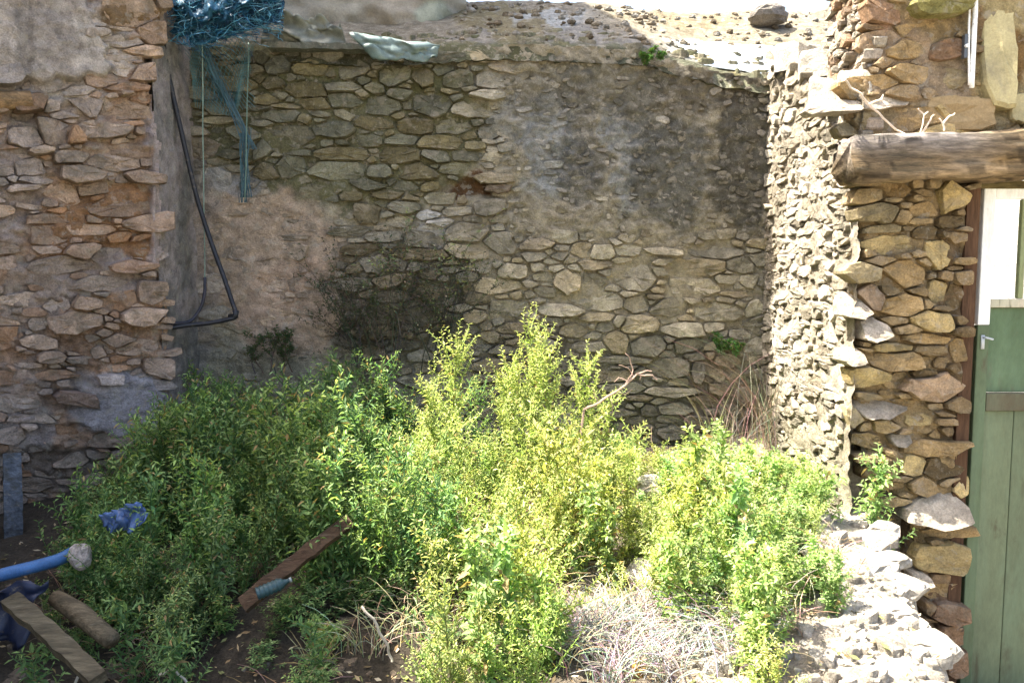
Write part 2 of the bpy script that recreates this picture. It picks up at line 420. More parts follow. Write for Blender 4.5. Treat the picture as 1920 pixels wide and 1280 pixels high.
# ================================================================== RIGHT COURT WALL (sunlit, receding)
XR = (1430 - 960) / F * YB
RW = thing('stone_wall', 'sunlit right hand wall of small pale rubble running back from the doorway to the corner', 'wall', (XR, 4.4, .4))
def fright(s, z, d): return Vector((XR - d, YB - s, z))
def rtop(s): return 2.83 - .42 * smooth(.15, 1.1, s) + .03 * fn(s * 6, 0)
def cright(s, z, R=None):
    t = fbm(s * 3, z * 3, 8, 3)
    c = lerp3((.33, .285, .215), (.47, .42, .34), smooth(-.3, .5, t))
    if z < .95: c = lerp3(c, (.26, .25, .15), .5 * (1 - smooth(.5, .95, z)))
    if R: k = R.uniform(.6, 1.25); c = tuple(x * k for x in c)
    return c
rs = []; R2 = random.Random(5)
fill(rs, ((0.02, 1.22, .35, 2.85), lambda s, z: z < rtop(s) - .03), 4500, (.08, .24), (.028, .07), R2, .95, 14)
fill(rs, ((0.02, 1.24, .35, 2.85), lambda s, z: z < rtop(s) - .02), 1800, (.035, .10), (.015, .035), R2, .95, 20)
lay(RW, rs, .005, fright, cright, lambda u, v, R: R.uniform(-.004, .018), 1.0, cap=300, n=9, rough=.6)
def dright(s, z):
    vd = noise.voronoi(Vector((s * 13, z * 22, 0)))[0]
    return -.004 + .014 * fbm(s * 4, z * 9, 1, 5) + .02 * (min(.5, vd[1] - vd[0]) - .2)
sheet('mortar', RW, fright, -.05, 1.36, -.4, 2.9, (.014, .014), dright, lambda s, z: tuple(x * .85 for x in cright(s, z)), M_MORTAR, mask=lambda s, z: z < rtop(s))
mb = MB()
mb.box((XR + .05, 3.84, -.45), (2.06, YB - .005, 2.36), (.25, .22, .17))
mb.box((XR + .05, 4.35, 2.362), (2.06, YB - .005, 2.50), (.25, .22, .17)); mb.build('wall_core', M_MORTAR, RW)
# loose capping stones along its broken top
for k, (s, dx, sx, sy, sz_) in enumerate([(.25, .08, .13, .16, .06), (.52, .1, .12, .15, .06), (.78, .06, .10, .14, .05), (1.02, .1, .15, .14, .055), (1.2, .04, .10, .1, .06), (.4, .3, .15, .14, .07), (.85, .34, .16, .18, .05), (1.12, .3, .14, .1, .05)]):
    R = random.Random(k); bm_ = MB()
    base = fright(s, rtop(s) - .01 if s < .6 else max(rtop(s), 2.37) - .0, 0) + Vector((dx, 0, .03))
    pl = [(base.x + sx * math.cos(a) * R.uniform(.8, 1.1), base.y + sy * math.sin(a) * R.uniform(.8, 1.1)) for a in [2 * math.pi * q / 9 for q in range(9)]]
    stone_geo(bm_, pl, lambda u, v, d: Vector((u, v, base.z + d)), sz_, (.45, .42, .36), R, n=9, back=.08, unit=1)
    bm_.build('capping_stone', M_STONE, RW)

# ================================================================== DOORWAY WALL (right foreground)
YD = 3.70; UD = YD / F
def fdoor(u, v, d): p = at(u, v, YD); p.y -= d; return p
DW = thing('stone_wall', 'warm brown broken stone pier and masonry above the timber lintel beside the green door', 'wall', (1.9, YD, 0))
def pier_left(v):
    pts = [(-120, 1640), (0, 1632), (45, 1622), (100, 1632), (160, 1600), (200, 1560), (240, 1590), (400, 1600), (460, 1612), (500, 1588), (560, 1585), (620, 1610), (700, 1598), (760, 1598), (800, 1602), (870, 1618), (930, 1672), (1000, 1712), (1100, 1716), (1180, 1730), (1290, 1770), (1400, 1780)]
    for (a, b), (c, d) in zip(pts, pts[1:]):
        if v <= c: return b + (d - b) * (v - a) / (c - a)
    return 1780
def pc(u, v):
    return blobs((.31, .225, .115), [(1680, 120, 70, 90, (.25, .18, .12), .7), (1640, 30, 40, 40, (.30, .18, .12), .8), (1760, 150, 60, 60, (.27, .21, .15), .7),
        (1870, 80, 60, 160, (.34, .28, .14), .8), (1840, 60, 14, 60, (.20, .12, .06), .8), (1905, 110, 26, 60, (.15, .085, .03), .9), (1900, 200, 40, 30, (.34, .28, .15), .9),
        (1700, 210, 110, 40, (.26, .19, .11), .7), (1640, 220, 40, 30, (.19, .16, .10), .6), (1780, 600, 30, 300, (.13, .085, .045), .8), (1760, 1150, 60, 100, (.16, .09, .055), .8)], u, v, .02, 14)
ZP = [(200,250,200,80,2,'g'),(310,150,130,60,0,'o'),(550,180,150,150,20,'y'),(420,240,150,80,0,'o'),(235,335,190,44,-6,'g'),(255,412,240,84,-18,'y'),(500,450,130,120,0,'y'),
 (140,535,160,90,-12,'g'),(330,545,210,150,0,'o'),(170,655,130,110,-10,'p'),(500,630,110,120,0,'y'),(185,810,140,110,0,'L'),(330,690,180,110,10,'o'),(460,770,200,90,10,'y'),(570,660,70,120,0,'d'),
 (450,860,300,55,12,'o'),(270,895,200,46,-3,'y'),(290,965,250,100,4,'o'),(170,1035,190,90,5,'y'),(465,1085,290,150,4,'p'),(100,700,120,110,0,'L'),(80,935,110,80,0,'L'),
 (215,1190,270,80,0,'L'),(105,1225,60,80,-20,'g'),(410,1240,150,60,0,'y'),(440,350,120,60,10,'d'),(560,300,110,60,0,'d'),(590,900,70,110,0,'o'),(420,1020,110,40,0,'d')]
PQ = [(1450,50,330,90,3,'o'),(1300,10,110,60,0,'L'),(1360,130,130,110,-10,'y'),(1500,150,200,110,0,'d'),(1465,350,290,140,-3,'L'),(1600,250,60,90,10,'y'),(1530,468,230,60,0,'o'),(1400,240,130,100,0,'o'),
 (1500,590,230,150,14,'y'),(1385,690,70,44,0,'L'),(1500,770,220,90,0,'o'),(1520,860,180,110,0,'r'),(1540,980,140,130,0,'r'),(1560,1110,110,130,0,'r')]
TP = [(1660,25,70,46,0,'r'),(1735,60,110,34,-8,'o'),(1700,95,90,36,-20,'o'),(1770,95,80,40,-20,'r'),(1655,75,60,40,0,'p'),(1700,140,90,40,-10,'o'),(1775,150,70,44,10,'g'),
 (1640,155,80,30,-10,'o'),(1600,170,60,30,0,'o'),(1655,195,90,26,0,'L'),(1560,202,90,30,0,'L'),(1700,225,150,50,0,'o'),(1620,235,60,40,0,'g'),(1800,210,120,50,-6,'y'),(1860,230,90,30,0,'g'),(1770,245,90,24,0,'y'),(1880,200,50,50,0,'y'),(1590,245,50,26,0,'g')]
CC = {'g': (.26, .21, .12), 'o': (.33, .23, .11), 'y': (.44, .33, .15), 'p': (.37, .26, .16), 'd': (.14, .10, .05), 'r': (.25, .155, .09), 'L': (.42, .36, .28)}
ps = [(1560 + s[0] / 2.56, 300 + s[1] / 2.56, s[2] / 2.56, s[3] / 2.56, s[4], s[5]) for s in ZP]
ps += [(1200 + s[0] / 2.667, 820 + s[1] / 2.667, s[2] / 2.667, s[3] / 2.667, s[4], s[5]) for s in PQ]
ps += [s for s in TP]
tl = {}; cl = {}; Ls = set()
for i, s in enumerate(ps):
    R = random.Random(i * 3 + 1); k = R.uniform(.85, 1.2); cl[i] = tuple(x * k for x in CC[s[5]])
    if s[5] == 'L': tl[i] = (.18, .95) ; Ls.add(i)       # ledge stones whose face leans back, up and to the left
R3 = random.Random(21)
inp = lambda u, v: u > pier_left(v) + 6 and ((v < 262 and u < 1960) or (v > 345 and u < lean(1796, v))) and not (u > 1830 and v < 185)
fill(ps, ((1580, 1960, -60, 1330), inp), 5000, (24, 70), (12, 32), R3, .8, 14)
def cpier(u, v, R):
    k = R.uniform(.75, 1.25); return tuple(x * k for x in lerp3(pc(u, v), (.26, .19, .10), .5))
def ppier(u, v, R): return R.uniform(.0, .075) if v > 340 else R.uniform(.0, .035)
lay(DW, ps, 2.6, fdoor, cpier, ppier, UD, cap=300, tilts=tl, colors=cl, n=13)
def dpier(u, v):
    d = -.004 + .030 * fbm(u * .022, v * .026, 4, 5)
    if v < 262: d = .006 + .022 * fbm(u * .02, v * .025, 4, 5)
    if u > 1830 and v < 190: d = .012 + .01 * fbm(u * .01, v * .01, 9, 3)
    if u < pier_left(v) + 14: d -= .03
    return d
mpier = lambda u, v: u > pier_left(v) + 5 and (v < 290 or (v > 325 and u < lean(1804, v)))
sheet('mortar', DW, fdoor, 1540, 2400, -160, 1420, (5, 5), dpier, pc, M_MORTAR, mask=mpier)
p1 = at(1640, 0, YD); zl = at(0, 290, YD).z; zb = at(0, 330, YD).z
mb = MB()
mb.box((p1.x, YD + .05, zl), (5.2, YD + .5, 3.9), pc(1700, 100))
xj = at(1802, 640, YD).x
prof = [(1605, 335, 780), (1625, 785, 900), (1716, 905, 1090), (1745, 1095, 1420)]
for (u, a, b) in prof:
    mb.box((at(u, (a + b) / 2, YD).x, YD + .05, at(0, b, YD).z), (xj, YD + .45, at(0, a, YD).z - .002), (.2, .14, .08))
mb.build('wall_core', M_MORTAR, DW)
mb = MB(); x2 = at(2210, 640, YD).x; mb.box((x2, YD, -.45), (5.2, YD + .5, zl - .004), (.3, .25, .17)); mb.build('jamb', M_MORTAR, DW)
def fside(q, z, d): return Vector((p1.x + .0 - d, YD + .02 + q, z))
sheet('mortar', DW, fside, -.02, .50, zl - .02, 3.3, (.016, .016), lambda q, z: -.0 + .03 * fbm(q * 7, z * 7, 4, 4), lambda q, z: lerp3((.33, .29, .23), (.25, .16, .10), smooth(.0, .4, fbm(q * 3, z * 3, 1, 2))), M_MORTAR)
ss = []; fill(ss, ((.0, .48, zl, 3.25), lambda q, z: True), 1500, (.06, .16), (.03, .07), R3, .8, 14)
lay(DW, ss, .006, fside, lambda q, z, R: lerp3((.36, .32, .26), (.27, .17, .10), R.random() ** 2), lambda q, z, R: R.uniform(.0, .05), 1.0, cap=60, n=9)
# round olive stone / log end bedded in the masonry top right
mb = MB(); R = random.Random(3)
stone_geo(mb, [(1695 + 62 + 62 * math.cos(a), 14 + 26 * math.sin(a) - 6 * math.cos(a)) for a in [2 * math.pi * q / 12 for q in range(12)]], fdoor, .09, (.22, .20, .07), R, n=14, unit=UD)
mb.build('stone', M_STONE, DW)
# patches of smooth render to the right of the pipe
for cx, cy, rx, ry, col in [(1868, 90, 34, 120, (.37, .32, .17)), (1915, 205, 34, 30, (.36, .31, .17)), (1790, 215, 70, 34, (.28, .21, .115))]:
    mb = MB(); R = random.Random(int(cx))
    pl = [(cx + rx * math.copysign(abs(math.cos(a)) ** .7, math.cos(a)) * R.uniform(.85, 1.1), cy + ry * math.copysign(abs(math.sin(a)) ** .7, math.sin(a)) * R.uniform(.9, 1.1)) for a in [2 * math.pi * q / 12 for q in range(12)]]
    stone_geo(mb, pl, fdoor, .035, col, R, n=16, unit=UD, rough=.3); mb.build('render_patch', M_PLASTER, DW)

# timber lintel
mb = MB(); n = 90
A, B = at(1588, 306, YD - .10), at(2300, 275, YD - .06)
pts = []; rr = []
for i in range(n + 1):
    t = i / n; p = A.lerp(B, t); p.z += .008 * fn(t * 5, 1) ; p.y += .01 * fn(t * 4, 6); pts.append(p); rr.append((.112 + .010 * fn(t * 7, 3)) * (1 if i else .93))
V = MB(); V.tube(pts, rr, 28)
for p in V.v:
    t = (p.x - A.x) / (B.x - A.x); c_ = A.lerp(B, t); oy, oz = p.y - c_.y, p.z - c_.z; m_ = max(abs(oy), abs(oz), 1e-6); k = 1 + .55 * (math.hypot(oy, oz) / m_ - 1)
    p.y = c_.y + oy * k * .95; p.z = c_.z + oz * k * .92
    if t < .04: p.x += .045 * fn(p.y * 30, p.z * 30, 4) - .02 * (oz > 0)
for p in V.v:
    q = fbm(p.x * 1.5, p.y * 9, p.z * 9, 4) + .5 * fbm(p.x * 4, p.y * 40, p.z * 40, 2); w_ = max(-.03, .024 * q); p.z += w_ * (1 if p.z > A.z else -1); p.y -= w_
    p.z += .012 * fn(p.x * 3, 9)
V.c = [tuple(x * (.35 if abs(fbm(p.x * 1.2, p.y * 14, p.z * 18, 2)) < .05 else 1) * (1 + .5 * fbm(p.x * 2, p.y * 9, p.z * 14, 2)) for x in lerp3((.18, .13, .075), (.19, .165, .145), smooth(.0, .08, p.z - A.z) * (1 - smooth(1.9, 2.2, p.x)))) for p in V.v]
LT = V.build('lintel_beam', M_WOOD, None, True)
tag(LT, 'thick rough brown timber lintel beam across the top of the green doorway', 'beam')

# door frame post, door
FR = thing('door_frame', 'dark reddish brown door frame post between the stone pier and green door', 'door frame', (at(1815, 0, YD).x, YD, -.4))
mb = MB(); a = at(1799, 640, YD).x; b = at(1823, 640, YD).x
mb.box((a, YD - .01, -.44), (b, YD + .12, zb - .02), (.075, .042, .024)); mb.build('post', M_WOODZ, FR)
mb = MB(); mb.box((b + .002, YD + .01, zb - .055), (x2 - .003, YD + .12, zb - .02), (.10, .08, .035)); mb.build('head', M_WOOD, FR)
DY = YD + .06
DR = thing('door', 'worn green wooden door, its sunlit upper patch built as white paint and glazing', 'door', (at(1840, 0, DY).x, DY, -.4))
GRN1, SUN_WHT = (.08, .11, .055), (.80, .80, .76)
def dbox(name, u0, u1, v0, v1, th, col, off=0.0, mat=None):
    p = at(u0 - 5, 640, DY); q = at(u1 - 5, 640, DY); p.z = at(0, v1, DY).z; q.z = at(0, v0, DY).z; m = MB()
    m.box((p.x, DY - off - th, p.z), (q.x, DY - off, q.z), col)
    o = m.build(name, mat or M_PAINT, DR)
    bv = o.modifiers.new('bevel', 'BEVEL'); bv.width = .004; bv.segments = 2; return o
dbox('stile', 1829, 1851, 354, 608, .035, SUN_WHT, 0)['label'] = 'upper stile whitened as if sunlit'
dbox('stile', 1829, 1851, 608.5, 1330, .035, GRN1, 0)  # white above this stile is sunlight put into the colour
dbox('stile', 2150, 2200, 354, 1330, .035, GRN1, 0)
dbox('rail', 1851.5, 2149, 354, 374, .033, SUN_WHT, 0)  # white here paints the sun patch too
dbox('rail', 1851.5, 2149, 560, 576, .033, (.42, .38, .28), 0)
dbox('rail', 1851.5, 2149, 735, 768, .036, (.075, .055, .03), 0)
dbox('patch_edge_bar', 1902, 1912, 374.5, 559.5, .028, (.20, .22, .10), 0)  # bar stands in for the shadow edge of the sun patch
dbox('panel', 1851.5, 2149, 576.5, 734.5, .015, (.065, .105, .05), -.004)
for k in range(5):
    u0 = 1851.5 + k * 59.5; dbox('plank', u0, u0 + 58.4, 768.5, 1330, .017, tuple(x * random.Random(k).uniform(.9, 1.1) for x in (.11, .135, .075)), -.004)
mg = bpy.data.materials.new('sun_patch_glass'); mg.use_nodes = True; N = mg.node_tree; p = N.nodes['Principled BSDF']
p.inputs['Base Color'].default_value = (.85, .87, .84, 1); p.inputs['Roughness'].default_value = .25
t = N.nodes.new('ShaderNodeBsdfTransparent'); tr = N.nodes.new('ShaderNodeBsdfTranslucent'); tr.inputs[0].default_value = (.9, .9, .86, 1)
m1 = N.nodes.new('ShaderNodeMixShader'); m1.inputs[0].default_value = .8; m2 = N.nodes.new('ShaderNodeMixShader')
nz = N.nodes.new('ShaderNodeTexNoise'); nz.inputs['Scale'].default_value = 8; mr = N.nodes.new('ShaderNodeMapRange'); mr.inputs[3].default_value = .06; mr.inputs[4].default_value = .2
N.links.new(nz.outputs[0], mr.inputs[0]); N.links.new(mr.outputs[0], m2.inputs[0])
N.links.new(p.outputs[0], m1.inputs[1]); N.links.new(tr.outputs[0], m1.inputs[2]); N.links.new(t.outputs[0], m2.inputs[1]); N.links.new(m1.outputs[0], m2.inputs[2])
N.links.new(m2.outputs[0], N.nodes['Material Output'].inputs[0])
o = dbox('sun_patch_pane', 1851.6, 1901.6, 374.6, 559.4, .004, (1, 1, 1), .008, mg); dbox('sun_patch_pane', 1912.4, 2148, 374.6, 559.4, .004, (1, 1, 1), .008, mg)  # bright glass stands in for sunlight falling on the door
# white wall added beyond the door so that its glass shows bright
mb = MB(); prism_ = [(3.2, 7.2), (6.6, 4.5), (6.75, 4.68), (3.35, 7.38)]
v_ = [Vector((x, y, z)) for z in (-.45, 2.9) for x, y in prism_]
mb.add(v_, [(3, 2, 1, 0), (4, 5, 6, 7)] + [(i, (i + 1) % 4, 4 + (i + 1) % 4, 4 + i) for i in range(4)], (.78, .77, .73))
tag(mb.build('added_bright_wall', M_PLASTER), 'white wall added behind the green door to brighten its glass', 'wall')
# latch
mb = MB(); c0 = at(1842, 640, DY - .036)
mb.box((c0.x - .008, c0.y - .005, c0.z - .035), (c0.x + .008, c0.y, c0.z + .03), (.4, .44, .46))
mb.tube([c0 + Vector((0, -.004, .02)), c0 + Vector((0, -.03, .02)), c0 + Vector((.030, -.033, .012))], .005, 8, (.4, .44, .46))
M_MET = material('worn_metal', rough=.35, bump=.1, var=.1, spec=.8)
mb.build('latch', M_MET, DR, True)

# white pipes running down above the lintel
for nm, u0, v0, u1, v1, r, lab in [('conduit', 1832, -60, 1822, 165, .011, 'thicker white vertical pipe fixed above the green door, right one of two'),
                                   ('conduit', 1818, -60, 1816, 160, .005, 'thin grey white cable beside the thicker pipe above the lintel')]:
    mb = MB(); pts = [at(u0 + (u1 - u0) * t, v0 + (v1 - v0) * t, YD - .05) + Vector((.003 * fn(t * 6, r * 99), 0, 0)) for t in [i / 12 for i in range(13)]]
    mb.tube(pts, r, 8, (.78, .78, .74)); tag(mb.build(nm, M_PLASTIC, None, True), lab, 'pipe')
CL = thing('pipe_clip', 'small dark grey metal clip holding the pipe against the masonry', 'clip', at(1810, 88, YD - .05))
mb = MB(); c0 = Vector((0, 0, 0)); mb.box((-.010, -.012, -.05), (.004, .012, .052), (.05, .055, .06)); mb.build('strap', M_MET, CL)
mb = MB(); mb.tube([(-.003, -.01, .0), (-.003, -.022, .0)], .008, 8, (.6, .62, .62)); mb.build('screw', M_MET, CL)

# dry vine on the masonry
def polyline(px, Y, r, n=5):
    P_ = [at(a, b, Y) for a, b in px]; out = []
    for i in range(len(P_) - 1):
        for k in range(5):
            q = P_[i].lerp(P_[i + 1], k / 5); out.append(q + Vector((fn(q.x * 30, q.z * 30, 1), fn(q.x * 22, q.z * 22, 5), fn(q.x * 30, q.z * 30, 8))) * .008)
    out.append(P_[-1]); return out
mb = MB(); YV = YD - .13; tc_ = (.60, .50, .40)
for L_ in [[(1585, 150), (1605, 170), (1640, 205), (1680, 245), (1700, 254), (1722, 260), (1728, 240), (1732, 214), (1722, 204)], [(1725, 256), (1745, 225), (1752, 215)], [(1732, 214), (1740, 210)],
           [(1628, 196), (1650, 186), (1655, 178)], [(1640, 205), (1620, 190)], [(1722, 260), (1726, 272)], [(1768, 232), (1780, 218), (1790, 212)], [(1770, 245), (1768, 232), (1760, 222)]]:
    q = polyline(L_, YV, 0); mb.tube(q, [.0055 * (1 - .5 * i / len(q)) for i in range(len(q))], 5, tc_)
tag(mb.build('dead_vine', M_DRY), 'pale dry leafless vine twig hanging over the masonry above the lintel', 'vine')

# ================================================================== LEFT WALL
LA = at(0, 500, 4.0); LB = at(300, 500, 4.45)
ld = (LB - LA); ld.z = 0; ld.normalize(); LN = Vector((ld.y, -ld.x, 0))
UL = 4.25 / F
def fleft(u, v, d): return onplane(u, v, LA, LN) + LN * d
LW = thing('stone_wall', 'pinkish tan rubble wall end in the left foreground with patches of lavender plaster', 'wall', (LB.x, 4.3, .2))
def lleft_edge(v):
    pts = [(-120, 330), (0, 318), (40, 312), (80, 302), (100, 280), (160, 284), (280, 300), (500, 304), (560, 318), (640, 318), (700, 322), (760, 318), (1000, 320)]
    for (a, b), (c, d) in zip(pts, pts[1:]):
        if v <= c: return b + (d - b) * (v - a) / (c - a)
    return 320
def lcol(u, v):
    return blobs((.37, .25, .17), [(60, 80, 190, 120, (.36, .32, .28), .9), (15, 80, 26, 90, (.44, .38, .32), .8), (47, 70, 14, 90, (.25, .22, .19), .7), (30, 172, 110, 14, (.34, .30, .26), .8),
        (180, 60, 40, 30, (.50, .44, .37), .8), (200, 110, 70, 26, (.50, .44, .38), .8), (160, 190, 60, 60, (.42, .37, .32), .6), (245, 20, 70, 38, (.19, .12, .055), .9), (292, 60, 24, 26, (.33, .19, .09), .8),
        (60, 230, 60, 40, (.12, .09, .065), .8), (200, 430, 110, 130, (.27, .15, .075), .85), (150, 290, 130, 60, (.29, .215, .15), .7), (295, 300, 24, 230, (.37, .31, .29), .9), (30, 330, 50, 160, (.31, .27, .245), .7),
        (190, 520, 100, 40, (.29, .27, .26), .6), (60, 560, 60, 80, (.27, .24, .215), .6), (150, 640, 130, 50, (.20, .13, .085), .7), (230, 760, 110, 70, (.33, .315, .33), .9), (80, 720, 130, 50, (.31, .26, .23), .6),
        (40, 800, 70, 50, (.28, .27, .275), .6), (120, 880, 160, 50, (.13, .11, .09), .8), (20, 950, 80, 50, (.09, .08, .065), .7)], u, v, .015, 22)
def plast(u, v):
    m = (1 - smooth(120, 175, v + 20 * fn(u * .02, v * .02))) * (1 - smooth(150, 200, u - (v - 40) * .35 + 12 * fn(v * .05, u * .03)))
    m = max(m, (1 - smooth(.7, 1.05, math.hypot((u - 225) / 105, (v - 765) / 62) + .25 * fn(u * .03, v * .03, 5))))
    m = max(m, smooth(272, 292, u) * smooth(110, 140, v) * (1 - smooth(480, 540, v)))
    return m
ls = [(245,18,110,64,18),(285,62,56,44,10),(228,78,90,24,3),(265,95,60,20,0),(222,128,80,26,18),(268,136,44,34,0),(190,150,70,30,10),(160,200,80,36,12),(225,205,90,36,8),(200,245,100,36,5),
      (225,390,110,40,4),(120,360,60,40,0),(170,355,60,26,0),(95,440,70,40,10),(150,470,70,32,5),(105,495,120,36,4),(250,500,70,22,2),(200,480,60,24,-5),(283,552,54,44,10),(265,592,90,34,0),(140,600,90,40,0),
      (250,650,80,36,10),(230,640,60,30,0),(70,640,70,26,8),(95,670,60,22,5),(300,690,60,44,10),(280,720,80,24,0),(150,330,90,36,0),(50,260,70,40,0),(100,250,60,50,0)]
R4 = random.Random(31)
inl = lambda u, v: u < lleft_edge(v) - 4 and plast(u, v) < .5 and fbm(u * .016, v * .02, 12, 2) < -.02
fill(ls, ((-10, 320, -20, 990), inl), 5000, (36, 105), (13, 34), R4, .82, 9)
fill(ls, ((-10, 320, -20, 990), inl), 5000, (20, 38), (10, 18), R4, .75, 14)
def cleft(u, v, R):
    k = R.random(); c = lerp3(lcol(u, v), (.48, .37, .28) if k < .35 else (.36, .19, .09) if k < .58 else (.36, .30, .25), .42); s = R.uniform(.75, 1.28)
    return tuple(x * s for x in c)
lay(LW, ls, 2.6, fleft, cleft, lambda u, v, R: R.uniform(-.010, .028) + (.05 if R.random() < .12 else 0) + .03 * fbm(u * .008, v * .012, 6, 2), UL, cap=300, n=10)
def dleft(u, v):
    p = smooth(.42, .58, plast(u, v) + .1 * fn(u * .09, v * .09, 3))
    d = -.010 * (1 - p) + .028 * p + .035 * fbm(u * .012, v * .026, 6, 4) * (1 - .7 * p) + .020 * fbm(u * .06, v * .08, 2, 4) * (1 - .6 * p)
    vd = noise.voronoi(Vector((u * .022, v * .05, 3)))[0]; d += (1 - p) * .04 * (min(.6, vd[1] - vd[0]) - .25)
    if u > lleft_edge(v) - 12: d -= .03
    if v < 172 and p > .4: d += .012
    if u > 36 and u < 58 and v < 165: d -= .015
    return d - .07 * (1 - smooth(.5, 1, math.hypot((u - 45) / 30, (v - 212) / 16)))
sheet('mortar', LW, fleft, -260, 330, -160, 1010, (4.5, 4.5), dleft, lcol, M_MORTAR, mask=lambda u, v: u < lleft_edge(v) + 9 * fn(v * .035, 5) + 4 * fn(v * .12, 2))
# return face running back to the corner
def fret(s, z, d): return Vector((LB.x + d - .01, LB.y + .015 + s, z))
sheet('plaster', LW, fret, 0, .62, -.3, 3.25, (.02, .02), lambda s, z: .015 * fbm(s * 6, z * 6, 3, 4),
      lambda s, z: lerp3((.33, .29, .27), (.20, .19, .17), smooth(-.2, .4, fbm(s * 4, z * 3, 8, 3))), M_MORTAR)
# mass of the wall, with unseen side wall and tall block added for shade
mb = MB()
def prism(poly, z0, z1, c):
    n_ = len(poly); v = [(x, y, z0) for x, y in poly] + [(x, y, z1) for x, y in poly]
    mb.add([Vector(p) for p in v], [tuple(range(n_))[::-1], tuple(range(n_, 2 * n_))] + [(i, (i + 1) % n_, n_ + (i + 1) % n_, n_ + i) for i in range(n_)], c)
q0 = LA - ld * 1.5 - LN * .06; q1 = LB - ld * .04 - LN * .06
prism([(q0.x, q0.y), (q1.x, q1.y), (LB.x - .04, 5.04), (q0.x, 5.04)], -.45, 3.22, (.3, .25, .2))
prism([(-4.4, -1.0), (-3.0, -1.0), (-3.0, 5.02), (-4.4, 5.02)], -.45, 4.85, (.3, .25, .2))  # side wall out of view, added to shade the near court
prism([(-4.4, 5.09), (-2.25, 5.09), (-2.25, 7.6), (-4.4, 7.6)], -.45, 8.5, (.3, .25, .2))  # block out of view, height chosen to shade the terrace
mb.build('wall_core', M_MORTAR, LW)
# projecting sawn-off beam in the left wall
V = MB(); p = fleft(-70, 194, .02); q = fleft(58, 190, .05); V.tube([p, p.lerp(q, .5), q], [.045, .046, .043], 12, (.19, .12, .06))
V.build('beam_stub', M_WOOD, LW, True)

# ================================================================== SLOPING TERRACE ABOVE THE BACK WALL
TR = thing('terrace', 'sloping rendered ledge above the back wall, sunlit white towards the right', 'ledge', (0, 5.6, 2.9))
def ftr(x, s, d):     # s: distance behind the wall face
    px = 960 + x / YB * F
    z0 = at(px, topline(px) - 2, YB).z
    z0 = z0 if x < 1.7 else at(1471, 160, YB).z
    zf = at(px, 6 + 18 * smooth(1080, 1300, px), YB + 1.3).z + .03 * fn(x * 1.7, 2); t = max(0, s) / 1.3
    return Vector((x, YB - .012 + s, z0 + (zf - z0) * t * (1.18 - .18 * t) + d))
def tcol(x, s):
    px = 960 + x / YB * F
    c = blobs((.20, .175, .13), [(1100, 20, 260, 40, (.20, .195, .18), .7), (950, 60, 120, 60, (.16, .13, .06), .8), (1060, 66, 130, 20, (.33, .35, .35), .7), (1390, 60, 300, 60, (.24, .205, .14), .8), (1350, 95, 120, 20, (.17, .13, .07), .6), (1250, 70, 90, 12, (.12, .10, .06), .6), (1350, 20, 60, 16, (.38, .30, .16), .5), (1350, 0, 200, 14, (.30, .30, .28), .7)], px, s * 90, .02, 30)
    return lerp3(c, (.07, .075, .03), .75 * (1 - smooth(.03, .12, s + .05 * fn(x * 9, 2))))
def dtr(x, s):
    q = .018 * fbm(x * 5, s * 5, 1, 4) + .008 * fbm(x * 24, s * 24, 1, 3)
    return q - (.09 if s < .012 else 0)
sheet('render', TR, ftr, -2.6, 4.2, -.02, 1.35, (.022, .022), dtr, tcol, M_MORTAR)
mb = MB(); mb.box((-2.4, YB + .12, 2.64), (2.05, YB + 1.3, 2.80), (.2, .18, .15)); mb.build('slab_core', M_MORTAR, TR)
# lumps of stone bedded along the lip of the terrace
R = random.Random(8); lip = MB()
for k in range(170):
    x = R.uniform(-1.9, 1.6); s = R.uniform(.05, .30) ** 1.0; sx, sy = R.uniform(.015, .06), R.uniform(.015, .05); b0 = ftr(x, s, 0)
    pl = [(x + sx * math.cos(a) * R.uniform(.8, 1.1), b0.y + sy * math.sin(a) * R.uniform(.8, 1.1)) for a in [2 * math.pi * q_ / 8 for q_ in range(8)]]
    stone_geo(lip, pl, lambda u, v, d: Vector((u, v, b0.z + d)), R.uniform(-.004, .010), lerp3((.13, .13, .07), (.28, .25, .19), R.random()), R, n=7, back=.05, unit=1)
o = lip.build('lip_stones', M_STONE, TR); o['kind'] = 'stuff'

# upper rendered wall above, left of the sky
UW = thing('rendered_wall', 'rounded grey green rendered wall stump above the ledge beside the blue netting', 'wall', (-.9, 5.6, 2.9))
def fup(u, v, d): p = at(u, v, 5.55); p.y -= d; return p
def upright(v): return 872 - 26 * smooth(10, 75, v) + (4 * fn(v * .05, 1))
def dup_(u, v):
    e = upright(v) - u
    return .10 * fbm(u * .008, v * .012, 2, 3) - (.35 * (1 - smooth(0, 70, e)) ** 2) + .01 * fbm(u * .05, v * .05, 3, 3)
def cup(u, v): return blobs((.24, .225, .18), [(770, 30, 90, 50, (.25, .22, .17), .8), (820, 30, 40, 40, (.22, .25, .19), .7), (600, 40, 80, 40, (.23, .21, .16), .8), (520, 60, 80, 30, (.15, .16, .12), .8), (640, 75, 60, 20, (.12, .15, .14), .7)], u, v, .02, 16)
sheet('render', UW, fup, 340, 876, -170, 112, (5, 5), dup_, cup, M_PLASTER, mask=lambda u, v: u < upright(v) + 2)
xr = at(850, 0, 5.7).x
mb = MB(); mb.box((-2.5, 5.80, 2.70), (xr - .10, 6.15, 5.3), (.25, .23, .18)); mb.build('wall_core', M_PLASTER, UW)
